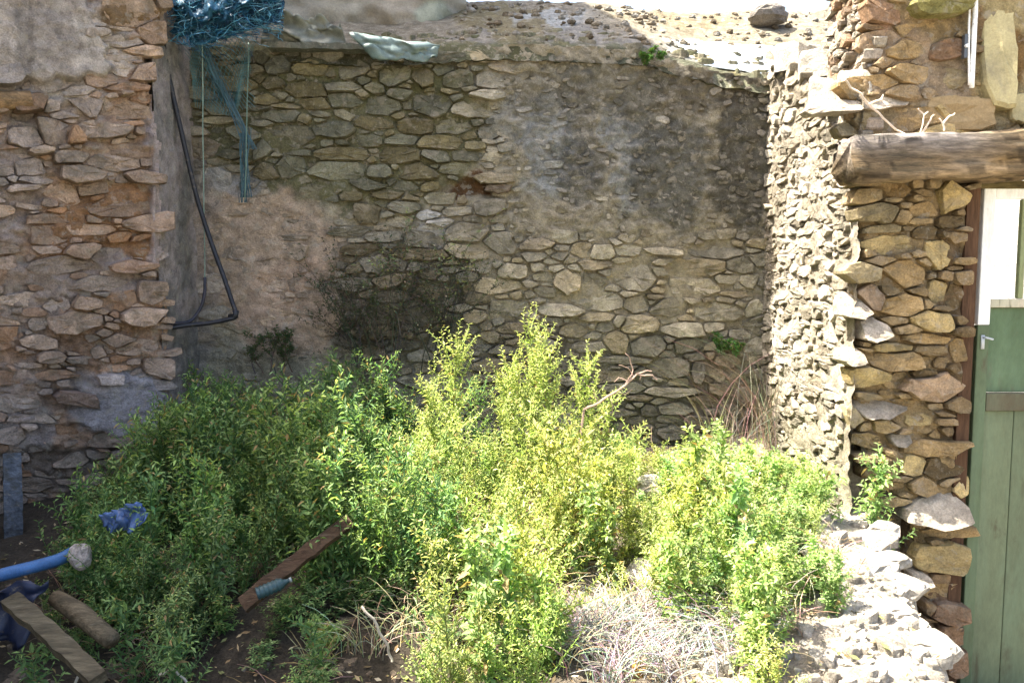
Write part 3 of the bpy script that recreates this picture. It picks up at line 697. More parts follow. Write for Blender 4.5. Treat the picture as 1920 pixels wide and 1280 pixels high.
# dark overhanging slab, sheet of blue-green plastic under it
mb = MB()
V = []; nU = 30
for j, (dy, dz) in enumerate([(0, 0), (.0, -.035), (.5, -.035), (.5, .05)]):
    for i in range(nU + 1):
        u = 500 + 215 * i / nU; p = at(u, 78 + 4 * i / nU, YB - .10)
        V.append(Vector((p.x, p.y + dy + .015 * fn(u * .06, 3), p.z + dz + .010 * fn(u * .05, j))))
Fq = [(j * (nU + 1) + i, j * (nU + 1) + i + 1, ((j + 1) % 4) * (nU + 1) + i + 1, ((j + 1) % 4) * (nU + 1) + i) for j in range(4) for i in range(nU)]
mb.add(V, Fq, (.12, .125, .10)); tag(mb.build('stone_slab', M_STONE), 'thin dark overhanging stone slab under the grey render, right of the blue netting', 'slab')
def crumple(name, px, Y, col, lab, cat, nu=22, nv=10, amp=.03, mat=None, th=.004):
    """a sheet through four photo corners, crumpled"""
    a, b, c, d = [at(q[0], q[1], q[2] if len(q) > 2 else Y) for q in px]
    m = MB(); V = []
    for j in range(nv + 1):
        for i in range(nu + 1):
            s, t = i / nu, j / nv
            p = a.lerp(b, s).lerp(d.lerp(c, s), t); k = fbm(s * 3.5, t * 3, len(lab), 3)
            V.append(p + Vector((0, -abs(k) * amp * 2, k * amp)))
    m.add(V, [(j * (nu + 1) + i, j * (nu + 1) + i + 1, (j + 1) * (nu + 1) + i + 1, (j + 1) * (nu + 1) + i) for j in range(nv) for i in range(nu)], col)
    o = m.build(name, mat or M_PLASTIC, None, True); so = o.modifiers.new('solid', 'SOLIDIFY'); so.thickness = th
    return tag(o, lab, cat)
crumple('plastic_sheet', [(655, 62), (825, 84), (818, 116), (700, 112)], YB - .16, (.12, .17, .16), 'dusty blue green crumpled plastic sheet lying on the wall top', 'plastic sheet')
crumple('plastic_sheet', [(1232, 74, 5.42), (1530, 92, 5.5), (1560, 158, 5.06), (1262, 116, 5.04)], 5.10, (.50, .58, .62), 'pale blue white plastic sheet draped along the sunlit lip of the terrace', 'plastic sheet', nu=40, nv=14, amp=.03)
crumple('netting_scrap', [(500, 18), (640, 50), (650, 84), (490, 84)], 4.98, (.14, .15, .12), 'grey green crumpled netting scrap right of the blue heap', 'netting', nu=30, nv=16, amp=.05)
mb = MB(); R = random.Random(12)
for k in range(420):
    x = R.uniform(-.4, 2.3); s_ = R.uniform(.1, 1.28); q = R.choice((.008, .012, .02, .035)) * R.uniform(.7, 1.2); p = ftr(x, s_, dtr(x, s_) if False else 0)
    lump(mb, p + Vector((0, 0, q * .2)), q, q * .9, q * .6, R.choice([(.26, .22, .16), (.15, .12, .08), (.30, .28, .24)]), k, 7, 4)
o = tag(mb.build('terrace_gravel', M_STONE), 'gravel and stone crumbs lying on the sloping terrace', 'gravel', kind='stuff')
# rock on the terrace
mb = MB(); c0 = at(1441, 30, 5.85); lump(mb, c0, .15, .12, .085, (.20, .18, .155), 4)
tag(mb.build('rock', M_STONE), 'single dark rounded rock resting on the sunlit terrace against the sky', 'rock')

# ================================================================== NETTING, PIPE, CORDS
NT = thing('fishing_net', 'bundle of blue netting heaped on the wall top, hanging down the corner', 'net', at(420, 60, 4.75))
NTo = NT.location.copy()
R = random.Random(17); mb = MB()
def L2(p): return p - NTo
mbs = MB(); V = []
nu, nv = 70, 30
for j in range(nv + 1):
    for i in range(nu + 1):
        s, t = i / nu, j / nv
        u = 318 + 214 * s; top = -40; bot = 88 - 62 * abs(s - .18) ** 1.3 * 1.3 if s > .18 else 70
        v = top + (bot - top) * t
        bul = math.sin(math.pi * min(1, max(0, t))) * math.sin(math.pi * (.1 + .8 * s)) * .16
        k = fbm(s * 7 + t * 2, t * 4 - s * 3, 1, 4); u += 8 * fn(t * 5, s * 4, 3)
        V.append(L2(at(u, v + 9 * fn(s * 9, 3) * t, 4.80 - bul - .13 * k)))
mbs.add(V, [(j * (nu + 1) + i, j * (nu + 1) + i + 1, (j + 1) * (nu + 1) + i + 1, (j + 1) * (nu + 1) + i) for j in range(nv) for i in range(nu)], (.020, .085, .15))
mbs.build('bundle', M_CORD, NT, True)
for k in range(520):
    s0 = R.random(); u = 318 + 212 * s0; v = R.uniform(-30, 92 - 60 * abs(s0 - .2)); P_ = []
    du, dv = R.uniform(4, 16), R.uniform(-3, 6); Yk = 4.66 + R.uniform(-.07, .05) + .05 * abs(s0 - .5); a = R.uniform(0, 6)
    for i in range(14):
        a += R.uniform(-.5, .7); u += du * math.cos(a) * .7 + 3; v += 5 * math.sin(a) + dv * .3
        bot = 88 - 66 * abs((u - 318) / 214 - .2)
        if v > bot + 9 * fn(k * .7, 3) + (26 if k % 9 == 0 else 0): v -= 4
        if u > 534 or u < 312: break
        P_.append(L2(at(u, v, Yk + .02 * math.sin(i))))
    if len(P_) > 3: mb.tube(P_, R.uniform(.0009, .0024), 3, R.choice([(.03, .16, .28), (.02, .10, .19), (.09, .28, .38), (.01, .04, .08), (.10, .22, .28), (.012, .03, .05)]))
mb.build('cords', M_CORD, NT)
mb = MB()      # the hanging mesh: a skirt narrowing to a tail
def skirt(s, t):
    u = (322 + 160 * s) * (1 - t) + (372 + 108 * s) * t + 10 * math.sin(s * 9 + t * 4); v = 60 + 160 * t * (1 - .25 * abs(s - .5))
    return L2(at(u, v, 4.80 - .05 * math.sin(s * 8) - .03 * math.sin(s * 17 + 2) + .1 * t))
for k in range(26):
    for sg in (1, -1):
        P_ = []
        for i in range(19):
            t = i / 18; s = k / 25 + sg * (t * .5 - .25)
            if 0 <= s <= 1: P_.append(skirt(s, t))
        if len(P_) > 2: mb.tube(P_, .0013, 3, (.06, .16, .18), cap=False)
for (ua, va, ub, vb, wd) in [(372, 60, 415, 190, 7), (378, 70, 470, 280, 9), (405, 150, 430, 200, 10), (455, 250, 462, 370, 8), (462, 240, 455, 380, 7)]:   # gathered strands
    for k in range(12):
        a, b = R.uniform(-wd, wd), R.uniform(-wd, wd)
        P_ = [L2(at(ua + (ub - ua) * t ** 1.1 + a * (1 - t) + b * t + 3 * math.sin(t * 7 + k), va + (vb - va) * t, 4.83 + .1 * t - .002 * k)) for t in [i / 9 for i in range(10)]]
        mb.tube(P_, R.uniform(.0014, .003), 3, R.choice([(.035, .10, .14), (.06, .13, .16), (.03, .07, .09)]), cap=False)
mb.build('hanging_mesh', M_CORD, NT)
for u0, v0, u1, v1, r, lab, col in [(379, 70, 384, 540, .0035, 'long thin pale green cord hanging down left of the other cord', (.22, .30, .25)), (466, 80, 459, 372, .003, 'shorter thin green cord hanging from the net near its right side', (.14, .22, .18))]:
    mb = MB(); mb.tube([at(u0 + (u1 - u0) * t + 2 * fn(t * 4, r * 900), v0 + (v1 - v0) * t, 4.78) for t in [i / 16 for i in range(17)]], r, 5, col)
    tag(mb.build('cord', M_CORD, None, True), lab, 'cord')
def spline(P_, n=8):
    out = []
    for i in range(len(P_) - 1):
        p0 = P_[max(0, i - 1)]; p1 = P_[i]; p2 = P_[i + 1]; p3 = P_[min(len(P_) - 1, i + 2)]
        for k in range(n):
            t = k / n; out.append(.5 * ((2 * p1) + (p2 - p0) * t + (2 * p0 - 5 * p1 + 4 * p2 - p3) * t * t + (3 * p1 - p0 - 3 * p2 + p3) * t ** 3))
    out.append(P_[-1]); return out
PI_ = thing('black_pipe', 'black plastic water pipe hanging in the left corner with a sharp elbow', 'pipe', at(380, 300, 4.72))
po = PI_.location.copy()
mb = MB(); mb.tube([p - po for p in spline([at(u, v, Y) for u, v, Y in [(306, 60, 4.6), (308, 95, 4.66), (318, 150, 4.7), (335, 225, 4.72), (352, 300, 4.74), (372, 380, 4.76), (398, 460, 4.76), (420, 520, 4.74), (434, 562, 4.72), (442, 585, 4.70), (441, 594, 4.69), (430, 598, 4.68), (395, 605, 4.66), (350, 610, 4.62), (312, 616, 4.56)]])], .0135, 10, (.012, .013, .018))
mb.build('pipe_run', M_PLASTIC, PI_, True)
mb = MB(); c0 = at(441, 592, 4.69) - po
mb.tube([c0 + Vector((.004, 0, .03)), c0 + Vector((.002, 0, .0)), c0 + Vector((-.035, 0, -.008))], .019, 10, (.014, .015, .018)); mb.build('elbow', M_PLASTIC, PI_, True)
HS = MB(); HS.tube(spline([at(u, v, Y) for u, v, Y in [(384, 520, 4.72), (384, 545, 4.71), (379, 570, 4.7), (368, 590, 4.68), (352, 604, 4.64), (318, 606, 4.56)]]), .010, 8, (.018, .018, .03))
tag(HS.build('hose', M_PLASTIC, None, True), 'short dark hose curving down beside the black pipe elbow', 'hose')

# ================================================================== DEBRIS
def plank(name, pa, pb, wd, th, col, lab, cat='plank', roll=0.0, jag=0.0, mat=None):
    a, b = Vector(pa), Vector(pb); d = b - a; L_ = d.length; d.normalize()
    side = d.cross(Vector((0, 0, 1))).normalized(); up = side.cross(d)
    q = Matrix.Rotation(roll, 3, d); side = q @ side; up = q @ up
    m = MB(); n_ = 14; V = []
    for i in range(n_ + 1):
        t = i / n_; c = a + d * L_ * t + up * .012 * math.sin(t * 3.1) ; ww = wd * (1 + jag * fn(t * 7, 2)) * (1 - jag * t * .5)
        for sx, sz_ in ((-1, -1), (1, -1), (1, 1), (-1, 1)):
            V.append(c + side * sx * ww / 2 + up * sz_ * th / 2 + Vector((fn(t * 9, sx, sz_), fn(t * 9, sz_, sx), fn(t * 8, sx, 3))) * .004)
    Fq = [(i * 4 + k, i * 4 + (k + 1) % 4, (i + 1) * 4 + (k + 1) % 4, (i + 1) * 4 + k) for i in range(n_) for k in range(4)] + [(3, 2, 1, 0), tuple(n_ * 4 + k for k in range(4))]
    m.add(V, Fq, col); o = m.build(name, mat or M_WOOD); return tag(o, lab, cat)
plank('plank', at(455, 1135, 2.7), at(658, 975, 2.85), .06, .022, (.06, .038, .024), 'dark split brown board sticking up out of the weeds', roll=.7, jag=.35)
plank('plank', at(20, 1125, 2.45), at(185, 1275, 2.15), .055, .035, (.095, .08, .052), 'weathered pale timber batten at the lower left, along the debris edge', roll=.3, jag=.3)
plank('board', at(25, 1010, 3.6), at(22, 850, 3.75), .075, .02, (.075, .085, .10), 'upright faded blue grey board leaning against the left wall', 'board', roll=.2)
V = MB(); V.tube([at(105, 1120, 2.7), at(150, 1150, 2.62), at(210, 1200, 2.5)], [.028, .034, .028], 10, (.12, .095, .06)); tag(V.build('log', M_WOOD, None, True), 'short thick weathered log lying behind the pale batten', 'log')
# blue plastic pipe, in and out of the leaves
BP = thing('blue_pipe', 'bright blue plastic pipe lying from the left edge into the weeds', 'pipe', at(60, 1065, 2.8)); po = BP.location.copy()
pts = spline([at(u, v, Y) - po for u, v, Y in [(-120, 1110, 2.6), (0, 1078, 2.72), (100, 1052, 2.86), (135, 1036, 2.92)]])
mb = MB(); mb.tube(pts, .023, 14, (.045, .12, .27), cap=False); mb.build('pipe_wall', M_PLASTIC, BP, True)
crumple('tarpaulin', [(-160, 1090), (95, 1088), (60, 1190), (-160, 1240)], 2.62, (.006, .012, .035), 'dark navy tarpaulin scrap crumpled under the blue pipe', 'tarpaulin', amp=.05)
crumple('tarpaulin', [(190, 968), (262, 940), (282, 962), (215, 1000)], 2.92, (.06, .11, .24), 'small bright blue tarpaulin scrap caught in the weeds above the blue pipe', 'tarpaulin', amp=.04)
# ribbed blue-green bottle
BT = thing('plastic_bottle', 'crushed ribbed blue green plastic bottle under the split brown board', 'bottle', at(512, 1100, 2.66))
mb = MB(); d = Vector((.10, .04, .032)); pts = []; rr = []
for i in range(29):
    t = i / 28; pts.append(d * (t - .5)); rr.append((.021 + .002 * math.sin(t * 50)) * (1 if t < .72 else max(.36, 1 - (t - .72) * 3.2)))
mb.tube(pts, rr, 12, (.022, .055, .062)); mb.build('bottle_body', M_PLASTIC, BT, True)
mb = MB(); mb.tube([d * .5, d * .58], .009, 10, (.2, .22, .22)); mb.build('cap', M_PLASTIC, BT, True)
def rockt(u, v, Y, s, h, col, lab, seed, cat='stone', name='rock'):
    mb = MB(); c0 = at(u, v, Y); lump(mb, Vector((c0.x, c0.y, c0.z - h * .4)), s, s * .85, h * .9, col, seed); return tag(mb.build(name, M_STONE), lab, cat)
rockt(150, 1030, 2.85, .045, .06, (.55, .47, .42), 'small pinkish white stone perched against the blue pipe', 3)
rockt(1200, 1252, 2.45, .07, .07, (.30, .17, .05), 'rounded orange brown stone at the bottom edge among dry stalks', 6)
rockt(1620, 1050, 2.95, .14, .06, (.50, .46, .40), 'large pale flat stone on top of the sunlit rubble slope', 8)
rockt(1660, 1150, 2.6, .09, .05, (.50, .46, .40), 'pale flat stone midway down the sunlit rubble slope', 9)
rockt(1210, 1060, 3.0, .10, .07, (.48, .43, .36), 'white sunlit stone showing through the leaves right of centre', 11)
rockt(1230, 905, 3.7, .13, .08, (.45, .40, .33), 'pale sunlit stone at the foot of the back wall, right of the tall weeds', 12)
mb = MB(); R = random.Random(61)
for k in range(5200):
    x, y = R.uniform(-2.2, 1.4), R.uniform(1.9, 4.4); V_ = []; F_ = []; C_ = []
    a = R.uniform(0, 6.28); d = Vector((math.cos(a), math.sin(a), R.uniform(-.2, .5))).normalized(); p = Vector((x, y, gz(x, y) + R.uniform(.004, .03))); sd = d.cross(Vector((R.gauss(0, .4), R.gauss(0, .4), 1))).normalized()
    l_ = R.uniform(.012, .04); w_ = l_ * R.uniform(.15, .5); c = R.choice([(.22, .15, .08), (.34, .26, .15), (.12, .09, .05), (.16, .17, .07), (.42, .36, .25)])
    mb.add([p, p + d * l_ * .5 + sd * w_ / 2, p + d * l_, p + d * l_ * .5 - sd * w_ / 2], [(0, 1, 2), (0, 2, 3)], c)
tag(mb.build('leaf_litter', M_DRY), 'dry brown fallen leaves and chips littering the soil', 'leaf litter', kind='stuff')
# loose rubble
BL = ['lowest pale block on the brink of the rubble heap, at the photo bottom', 'second pale block up along the brink of the rubble heap', 'third pale block up along the brink of the rubble heap',
      'middle pale block on the brink of the rubble heap, level with the lower door planks', 'pale block on the brink of the rubble just below the foot of the stone pier', 'pale block on the brink next to the lowest reddish pier stones', 'uppermost pale block on the brink, under the big white pier stone']
for k, lb in enumerate(BL):      # bigger blocks along the brink of the heap
    y = 2.2 + k * .2; x = 1.22 + .29 * (y - 2.2) + .05 * math.sin(k * 2.3); sz_ = .05 + .035 * abs(math.sin(k * 1.7))
    mb = MB(); lump(mb, Vector((x, y, gz(x, y) + .01)), sz_ * 1.2, sz_, sz_ * .6, (.48, .44, .37), 700 + k)
    tag(mb.build('rock', M_STONE), lb, 'stone', 'pale blocks along the brink of the rubble')
rub = MB(); R = random.Random(99)
for k in range(1700):
    if k < 1000: x, y = R.uniform(.5, 1.75), R.uniform(2.0, 4.0)
    else: x, y = R.uniform(-2.2, 1.5), R.uniform(2.0, 4.9)
    if x > 1.28 + .29 * (y - 2.2): continue
    s = R.choice((R.uniform(.006, .02), R.uniform(.015, .05))) * (1.0 if k < 1000 else .7); z = gz(x, y)
    pl = [(x + s * math.cos(a) * R.uniform(.6, 1.25), y + s * .8 * math.sin(a) * R.uniform(.6, 1.25)) for a in [2 * math.pi * q / 7 for q in range(7)]]
    tt_ = (R.gauss(0, .2), R.gauss(0, .2))
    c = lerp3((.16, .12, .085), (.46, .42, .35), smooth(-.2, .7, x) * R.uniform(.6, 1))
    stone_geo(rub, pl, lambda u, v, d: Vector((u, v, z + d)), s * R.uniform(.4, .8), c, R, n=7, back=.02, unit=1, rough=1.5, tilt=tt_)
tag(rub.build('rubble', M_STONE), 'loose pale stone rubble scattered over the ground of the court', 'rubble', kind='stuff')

# ================================================================== PLANTS
def leaf(V, Fc, C, p, d, ln, wd, col, R):
    s = d.cross(Vector((R.gauss(0, .4), R.gauss(0, .4), 1)));
    if s.length < 1e-4: s = Vector((1, 0, 0))
    s.normalize(); n_ = s.cross(d); i = len(V)
    m_ = p + d * ln * .48
    V.extend((p, m_ + s * wd / 2 + n_ * wd * .18, p + d * ln - n_ * ln * .14, m_ - s * wd / 2 + n_ * wd * .18))
    Fc.extend(((i, i + 1, i + 2), (i, i + 2, i + 3))); C.extend((col,) * 4)
def weed(seed, h, nsh, ll, g0, g1, spread=.5, upright_=.6, lw=.36, dens=.016):
    """upright annual weed: stem, ascending side shoots, leaves all along them"""
    R = random.Random(seed); st = MB(); V = []; Fc = []; C = []
    lean = Vector((R.gauss(0, .10), R.gauss(0, .10), 1)); main = [Vector((0, 0, 0))]
    for i in range(10): main.append(main[-1] + (lean + Vector((R.gauss(0, .07), R.gauss(0, .07), 0))).normalized() * h / 10)
    st.tube(main, [.006 * h / .8 * (1 - .75 * i / 10) for i in range(11)], 5, lerp3(g0, (.25, .16, .09), .4))
    def shoot(P_, tip):
        L_ = sum((P_[i + 1] - P_[i]).length for i in range(len(P_) - 1)); acc = 0; k = R.random() * 6
        for i in range(len(P_) - 1):
            a, b = P_[i], P_[i + 1]; seg = (b - a).length; d = (b - a).normalized(); q = 0
            o1 = d.orthogonal().normalized(); o2 = d.cross(o1)
            while q < seg:
                t = (acc + q) / L_; k += 2.4 + R.gauss(0, .2)
                out = o1 * math.cos(k) + o2 * math.sin(k)
                dd = (d * R.uniform(.2, 1.1) + out + Vector((0, 0, R.uniform(-.55, .35)))).normalized()
                s = (1 - .55 * t) * R.uniform(.5, 1.35)
                c = lerp3(g0, g1, min(1, max(0, t * .8 * tip + R.gauss(.1, .22)))); kk = R.uniform(.6, 1.35)
                if R.random() < .05: c = (.30, .22, .10)
                leaf(V, Fc, C, a + d * q, dd, ll * s, ll * lw * s, tuple(x * kk for x in c), R)
                q += dens * (1 - .45 * t)
            acc += seg
    shoot(main, 1)
    for k in range(nsh):
        t = .04 + .9 * (k + R.random()) / nsh; j = min(9, int(t * 10)); b = main[j].lerp(main[j + 1], t * 10 - j)
        a = R.uniform(0, 6.283); L_ = spread * h * (1 - t * .68) * R.uniform(.5, 1.05) + .03
        d = Vector((math.cos(a), math.sin(a), upright_ + R.uniform(-.2, .4))).normalized(); P_ = [b]
        for i in range(5): d = (d + Vector((R.gauss(0, .18), R.gauss(0, .18), .10))).normalized(); P_.append(P_[-1] + d * L_ / 5)
        st.tube(P_, [.0028, .0024, .002, .0016, .0012, .0008], 3, g0, cap=False)
        shoot(P_, t + .4)
    fo = MB(); fo.v = V; fo.f = Fc; fo.c = C
    return st, fo
GS, GSY = (.085, .175, .065), (.26, .36, .13)         # deeper bluish green given to weeds in shade / its fresher tips
GY, GYY = (.23, .31, .08), (.56, .57, .24)           # yellow green, made paler to carry the sunlight on the weeds
tall = [ # photo x of the stem, top row, depth, height, kind, label
 (820, 625, 3.9, 1.0, 's', 'tallest yellow green spire of weed left of centre, lit against the dark brush'),
 (1010, 600, 3.9, 1.02, 's', 'tall yellow green weed in the middle, its top the highest of all the plants'),
 (1082, 660, 4.0, .85, 's', 'leafy green weed just right of the highest plant'),
 (965, 745, 3.6, .8, 'y', 'pale yellow bushy weed in front of and below the highest plant'),
 (730, 790, 3.5, .7, 's', 'bright yellow green weed at the left edge of the sunlight'),
 (850, 775, 3.6, .72, 'y', 'dense lit weed directly in front of the tallest spire'),
 (735, 655, 4.4, .85, 'g', 'dark green shaded weed against the back wall left of the tallest spire'),
 (640, 665, 4.5, .85, 'g', 'shaded green weed in front of the pink plastered part of the back wall'),
 (565, 690, 4.4, .8, 'g', 'shaded green weed below the right end of the pink plaster, by the black brush'),
 (480, 735, 4.2, .75, 'g', 'shaded green weed below the black pipe elbow'),
 (400, 705, 4.4, .8, 'g', 'slim shaded weed growing in the left corner beneath the hose'),
 (340, 790, 4.0, .7, 'g', 'shaded weed beside the foot of the left wall, next to its lavender plaster'),
 (250, 880, 3.6, .6, 'g', 'bushy shaded weed leaning over the dark foot of the left wall'),
 (520, 800, 3.6, .7, 'g', 'yellowish stemmed weed rising from the shaded mass, left of centre'),
 (640, 790, 3.8, .75, 'g', 'broad shaded green weed just left of the sunlight edge'),
 (1170, 790, 3.7, .6, 'y', 'thin lit weed beneath the dry pinkish branch'),
 (1350, 800, 3.9, .6, 'b', 'bluish green broad leaved weed in front of the lower back wall stones'),
 (1440, 850, 3.7, .6, 'b', 'pale green weed right of the bluish one, at the corner of the walls'),
 (1540, 880, 3.5, .55, 'b', 'lit green weed against the sunlit right hand wall'),
 (1640, 850, 3.55, .6, 'b', 'narrow green weed growing up against the broken pier'),
 (1055, 850, 3.3, .6, 'y', 'wide pale yellow weed in full sun at the centre of the court'),
 (1230, 930, 3.1, .55, 'y', 'sunlit yellow green weed above the dry white stalks'),
 (1480, 940, 3.0, .55, 'b', 'full leafy green weed in sun, left of the white rubble slope'),
 (885, 720, 4.3, .8, 'g', 'shaded weed in the gap between the tallest spire and the highest plant'),
 (925, 700, 4.2, .8, 's', 'slender lit weed just left of the highest plant, behind it'),
 (1125, 730, 4.0, .75, 'y', 'lit weed growing through the foot of the dry pinkish branch'),
 (690, 720, 4.2, .75, 'g', 'pointed shaded weed directly under the brown twiggy brush'),
 (790, 830, 3.3, .6, 'y', 'short bright weed at the foot of the tallest spire'),
 (170, 960, 2.95, .4, 'g', 'light green sprig over the blue pipe'),
 (845, 705, 3.85, .85, 's', 'lit spire just right of and lower than the tallest spire left of centre'),
 (1045, 650, 3.85, .9, 's', 'lit spire close against the right side of the highest plant'),
 (978, 668, 3.8, .9, 's', 'lit spire close against the left side of the highest plant'),
 (60, 1215, 2.35, .3, 'g', 'small green sprig in the bottom left corner over the dark tarpaulin'),
 (250, 1120, 2.6, .38, 'g', 'low shaded sprig hiding the end of the short log'),
 (330, 1190, 2.45, .34, 'g', 'low shaded sprig at the bottom edge left of the split brown board'),
 (820, 1120, 2.6, .38, 'g', 'fresh green sprout at the bottom centre in front of dark soil'),
 (600, 1150, 2.5, .36, 'g', 'low green sprout at the bottom, right of the bottle'),
]
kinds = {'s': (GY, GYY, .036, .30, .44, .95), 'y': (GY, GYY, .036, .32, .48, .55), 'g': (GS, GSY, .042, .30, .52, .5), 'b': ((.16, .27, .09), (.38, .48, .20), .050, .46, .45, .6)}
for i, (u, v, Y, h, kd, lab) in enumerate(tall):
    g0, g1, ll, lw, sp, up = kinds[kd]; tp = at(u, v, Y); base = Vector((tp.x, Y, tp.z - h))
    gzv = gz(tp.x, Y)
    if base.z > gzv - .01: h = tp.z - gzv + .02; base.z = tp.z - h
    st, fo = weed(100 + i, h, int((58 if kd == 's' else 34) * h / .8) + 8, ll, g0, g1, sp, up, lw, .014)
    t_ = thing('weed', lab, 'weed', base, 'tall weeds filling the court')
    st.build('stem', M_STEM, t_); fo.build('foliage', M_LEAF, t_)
# the undergrowth nobody could count: low plants merged into one
protos = []
for i in range(9):
    kd = 'gybgybgyb'[i]; g0, g1, ll, lw, sp, up = kinds[kd]
    st, fo = weed(500 + i, .42, 24, ll * (.7, .85, 1.0)[i % 3 - (i // 3) % 3], g0, g1, (.38, .5, .7)[(i // 3) % 3], .75, lw, .013)
    V = np.array([tuple(p) for p in fo.v] + [tuple(p) for p in st.v], dtype=np.float32)
    nF = len(fo.v); Fq = fo.f + [tuple(k + nF for k in f) for f in st.f]
    T = []
    for f in Fq:
        for k in range(1, len(f) - 1): T.append((f[0], f[k], f[k + 1]))
    protos.append((V, np.array(T, dtype=np.int32), np.array([tuple(c) for c in fo.c] + [tuple(c) for c in st.c], dtype=np.float32)))
def merged(name, places, lab, cat, mat):
    Vs, Ts, Cs = [], [], []; n0 = 0
    for (pi, x, y, z, s, a, tint) in places:
        V, T, C = protos[pi]; ca, sa = math.cos(a), math.sin(a)
        W = np.empty_like(V); W[:, 0] = (V[:, 0] * ca - V[:, 1] * sa) * s[0] + x; W[:, 1] = (V[:, 0] * sa + V[:, 1] * ca) * s[0] + y; W[:, 2] = V[:, 2] * s[1] + z
        Vs.append(W); Ts.append(T + n0); Cs.append(C * np.array(tint, dtype=np.float32)); n0 += len(V)
    V = np.concatenate(Vs); T = np.concatenate(Ts); C = np.concatenate(Cs)
    me = bpy.data.meshes.new(name); me.vertices.add(len(V)); me.vertices.foreach_set('co', V.ravel())
    me.loops.add(T.size); me.loops.foreach_set('vertex_index', T.ravel()); me.polygons.add(len(T))
    me.polygons.foreach_set('loop_start', np.arange(0, T.size, 3, dtype=np.int32)); me.polygons.foreach_set('loop_total', np.full(len(T), 3, dtype=np.int32))
    me.update(calc_edges=True); ca = me.color_attributes.new('tint', 'FLOAT_COLOR', 'POINT')
    ca.data.foreach_set('color', np.concatenate([C, np.ones((len(C), 1), dtype=np.float32)], axis=1).ravel())
    me.materials.append(mat); me.validate(); o = bpy.data.objects.new(name, me); COL.objects.link(o); return tag(o, lab, cat, kind='stuff')
R = random.Random(77); pl_ = []
def toppx(u):      # photo row the undergrowth may reach
    pts = [(0, 1300), (120, 960), (230, 860), (330, 730), (420, 700), (600, 700), (700, 740), (780, 830), (860, 850), (960, 850), (1100, 850), (1200, 860), (1290, 850), (1400, 850), (1560, 880), (1680, 860), (1720, 1100), (1920, 1300)]
    for (a, b), (c, d) in zip(pts, pts[1:]):
        if u <= c: return b + (d - b) * (u - a) / (c - a)
    return 1300
tries = 0
while len(pl_) < 680 and tries < 26000:
    tries += 1
    y = R.uniform(2.15, 4.85); x = R.uniform(-2.1, 1.55)
    if x > (.86 if y < 3.2 else 1.05) + .26 * (y - 2.2): continue
    lowz = -1.06 < x < -.48 and 2.15 < y < 2.85
    if .1 < x < .8 and y < 2.75 and R.random() < .2: continue
    if x < -1.0 - .25 * (y - 2) and y < 2.7: continue           # debris corner stays open
    hol = fbm(x * 1.3 + 5, y * 1.3, 4, 2)
    if hol > .22 and y < 3.8 and x < .4 and R.random() < .8: continue
    if x > 1.0 and y < 2.8 and R.random() < .5: continue
    if .1 < x < .65 and y < 2.6 and R.random() < .6: continue
    if math.hypot(x + .42, (y - 2.5) * .8) < .19 or math.hypot(x - .19, (y - 2.85) * .8) < .15 or math.hypot(x + .95, (y - 2.45) * .8) < .16: continue
    z = gz(x, y) - .02
    u = 960 + x / y * F; hmax = (CAM.z - (toppx(u) - 510) / F * y) - z
    h = min(R.uniform(.22, .62) * (1 + .25 * (y - 3)), hmax * R.choice((.35, .5, .65, .8, .95, 1.2)))
    if lowz: h = R.uniform(.08, .17)
    if h < .08: continue
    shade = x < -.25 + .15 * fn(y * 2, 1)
    kd = R.choice([0, 3, 6] if shade else [1, 4, 7, 1, 4, 2, 5]) if x < .75 or R.random() < .4 else R.choice([2, 5, 8])  # leaf tint follows the shade line, paler on the sunny side
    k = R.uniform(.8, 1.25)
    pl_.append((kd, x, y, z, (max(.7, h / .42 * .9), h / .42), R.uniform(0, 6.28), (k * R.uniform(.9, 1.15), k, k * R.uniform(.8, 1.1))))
for k in range(60):          # low growth on the bare strip before the back right corner and down the edge of the heap
    if k < 36: y = R.uniform(4.0, 4.85); x = R.uniform(.3, 1.45)
    else: y = R.uniform(2.5, 3.7); x = R.uniform(.75, .98) + .28 * (y - 2.2)
    h = R.uniform(.12, .26); pl_.append((R.choice([1, 2, 4, 5, 8]), x, y, gz(x, y) - .01, (.6, h / .42), R.uniform(0, 6.28), (R.uniform(.8, 1.2),) * 3))
merged('undergrowth', pl_, 'tangled mass of low green weeds covering the ground of the court', 'undergrowth', M_LEAF)
print('undergrowth', len(pl_))

# dry grass and stalks
def tuft(mb, x, y, z, h, n_, col, R, r=.0016, spread=.5, droop=.6):
    for k in range(n_):
        a = R.uniform(0, 6.283); d = Vector((math.cos(a) * spread * R.random(), math.sin(a) * spread * R.random(), 1)).normalized()
        P_ = [Vector((x + R.gauss(0, .03), y + R.gauss(0, .03), z))]; L_ = h * R.uniform(.5, 1.1)
        for i in range(5): P_.append(P_[-1] + d * L_ / 5); d = (d + Vector((math.cos(a) * droop * .25 + R.gauss(0, .08), math.sin(a) * droop * .25 + R.gauss(0, .08), -droop * .22))).normalized()
        c = tuple(q * R.uniform(.7, 1.2) for q in col); mb.tube(P_, [r, r, r * .9, r * .8, r * .6, r * .3], 3, c, cap=False)
R = random.Random(5); mb = MB()
for k in range(60):
    u, v = R.uniform(1040, 1420), R.uniform(1150, 1290); Y = 2.35 + (1290 - v) / 170 * .5; p = at(u, v, Y); tuft(mb, p.x, Y, gz(p.x, Y), .19, 22, (.36, .34, .31), R, .0017, .7, .9)
for k in range(70):
    u = R.uniform(640, 1600); Y = R.uniform(2.4, 3.9); x = (u - 960) / F * Y; tuft(mb, x, Y, gz(x, Y), .26, 16, (.42, .36, .24), R, .0014, .7, .9)
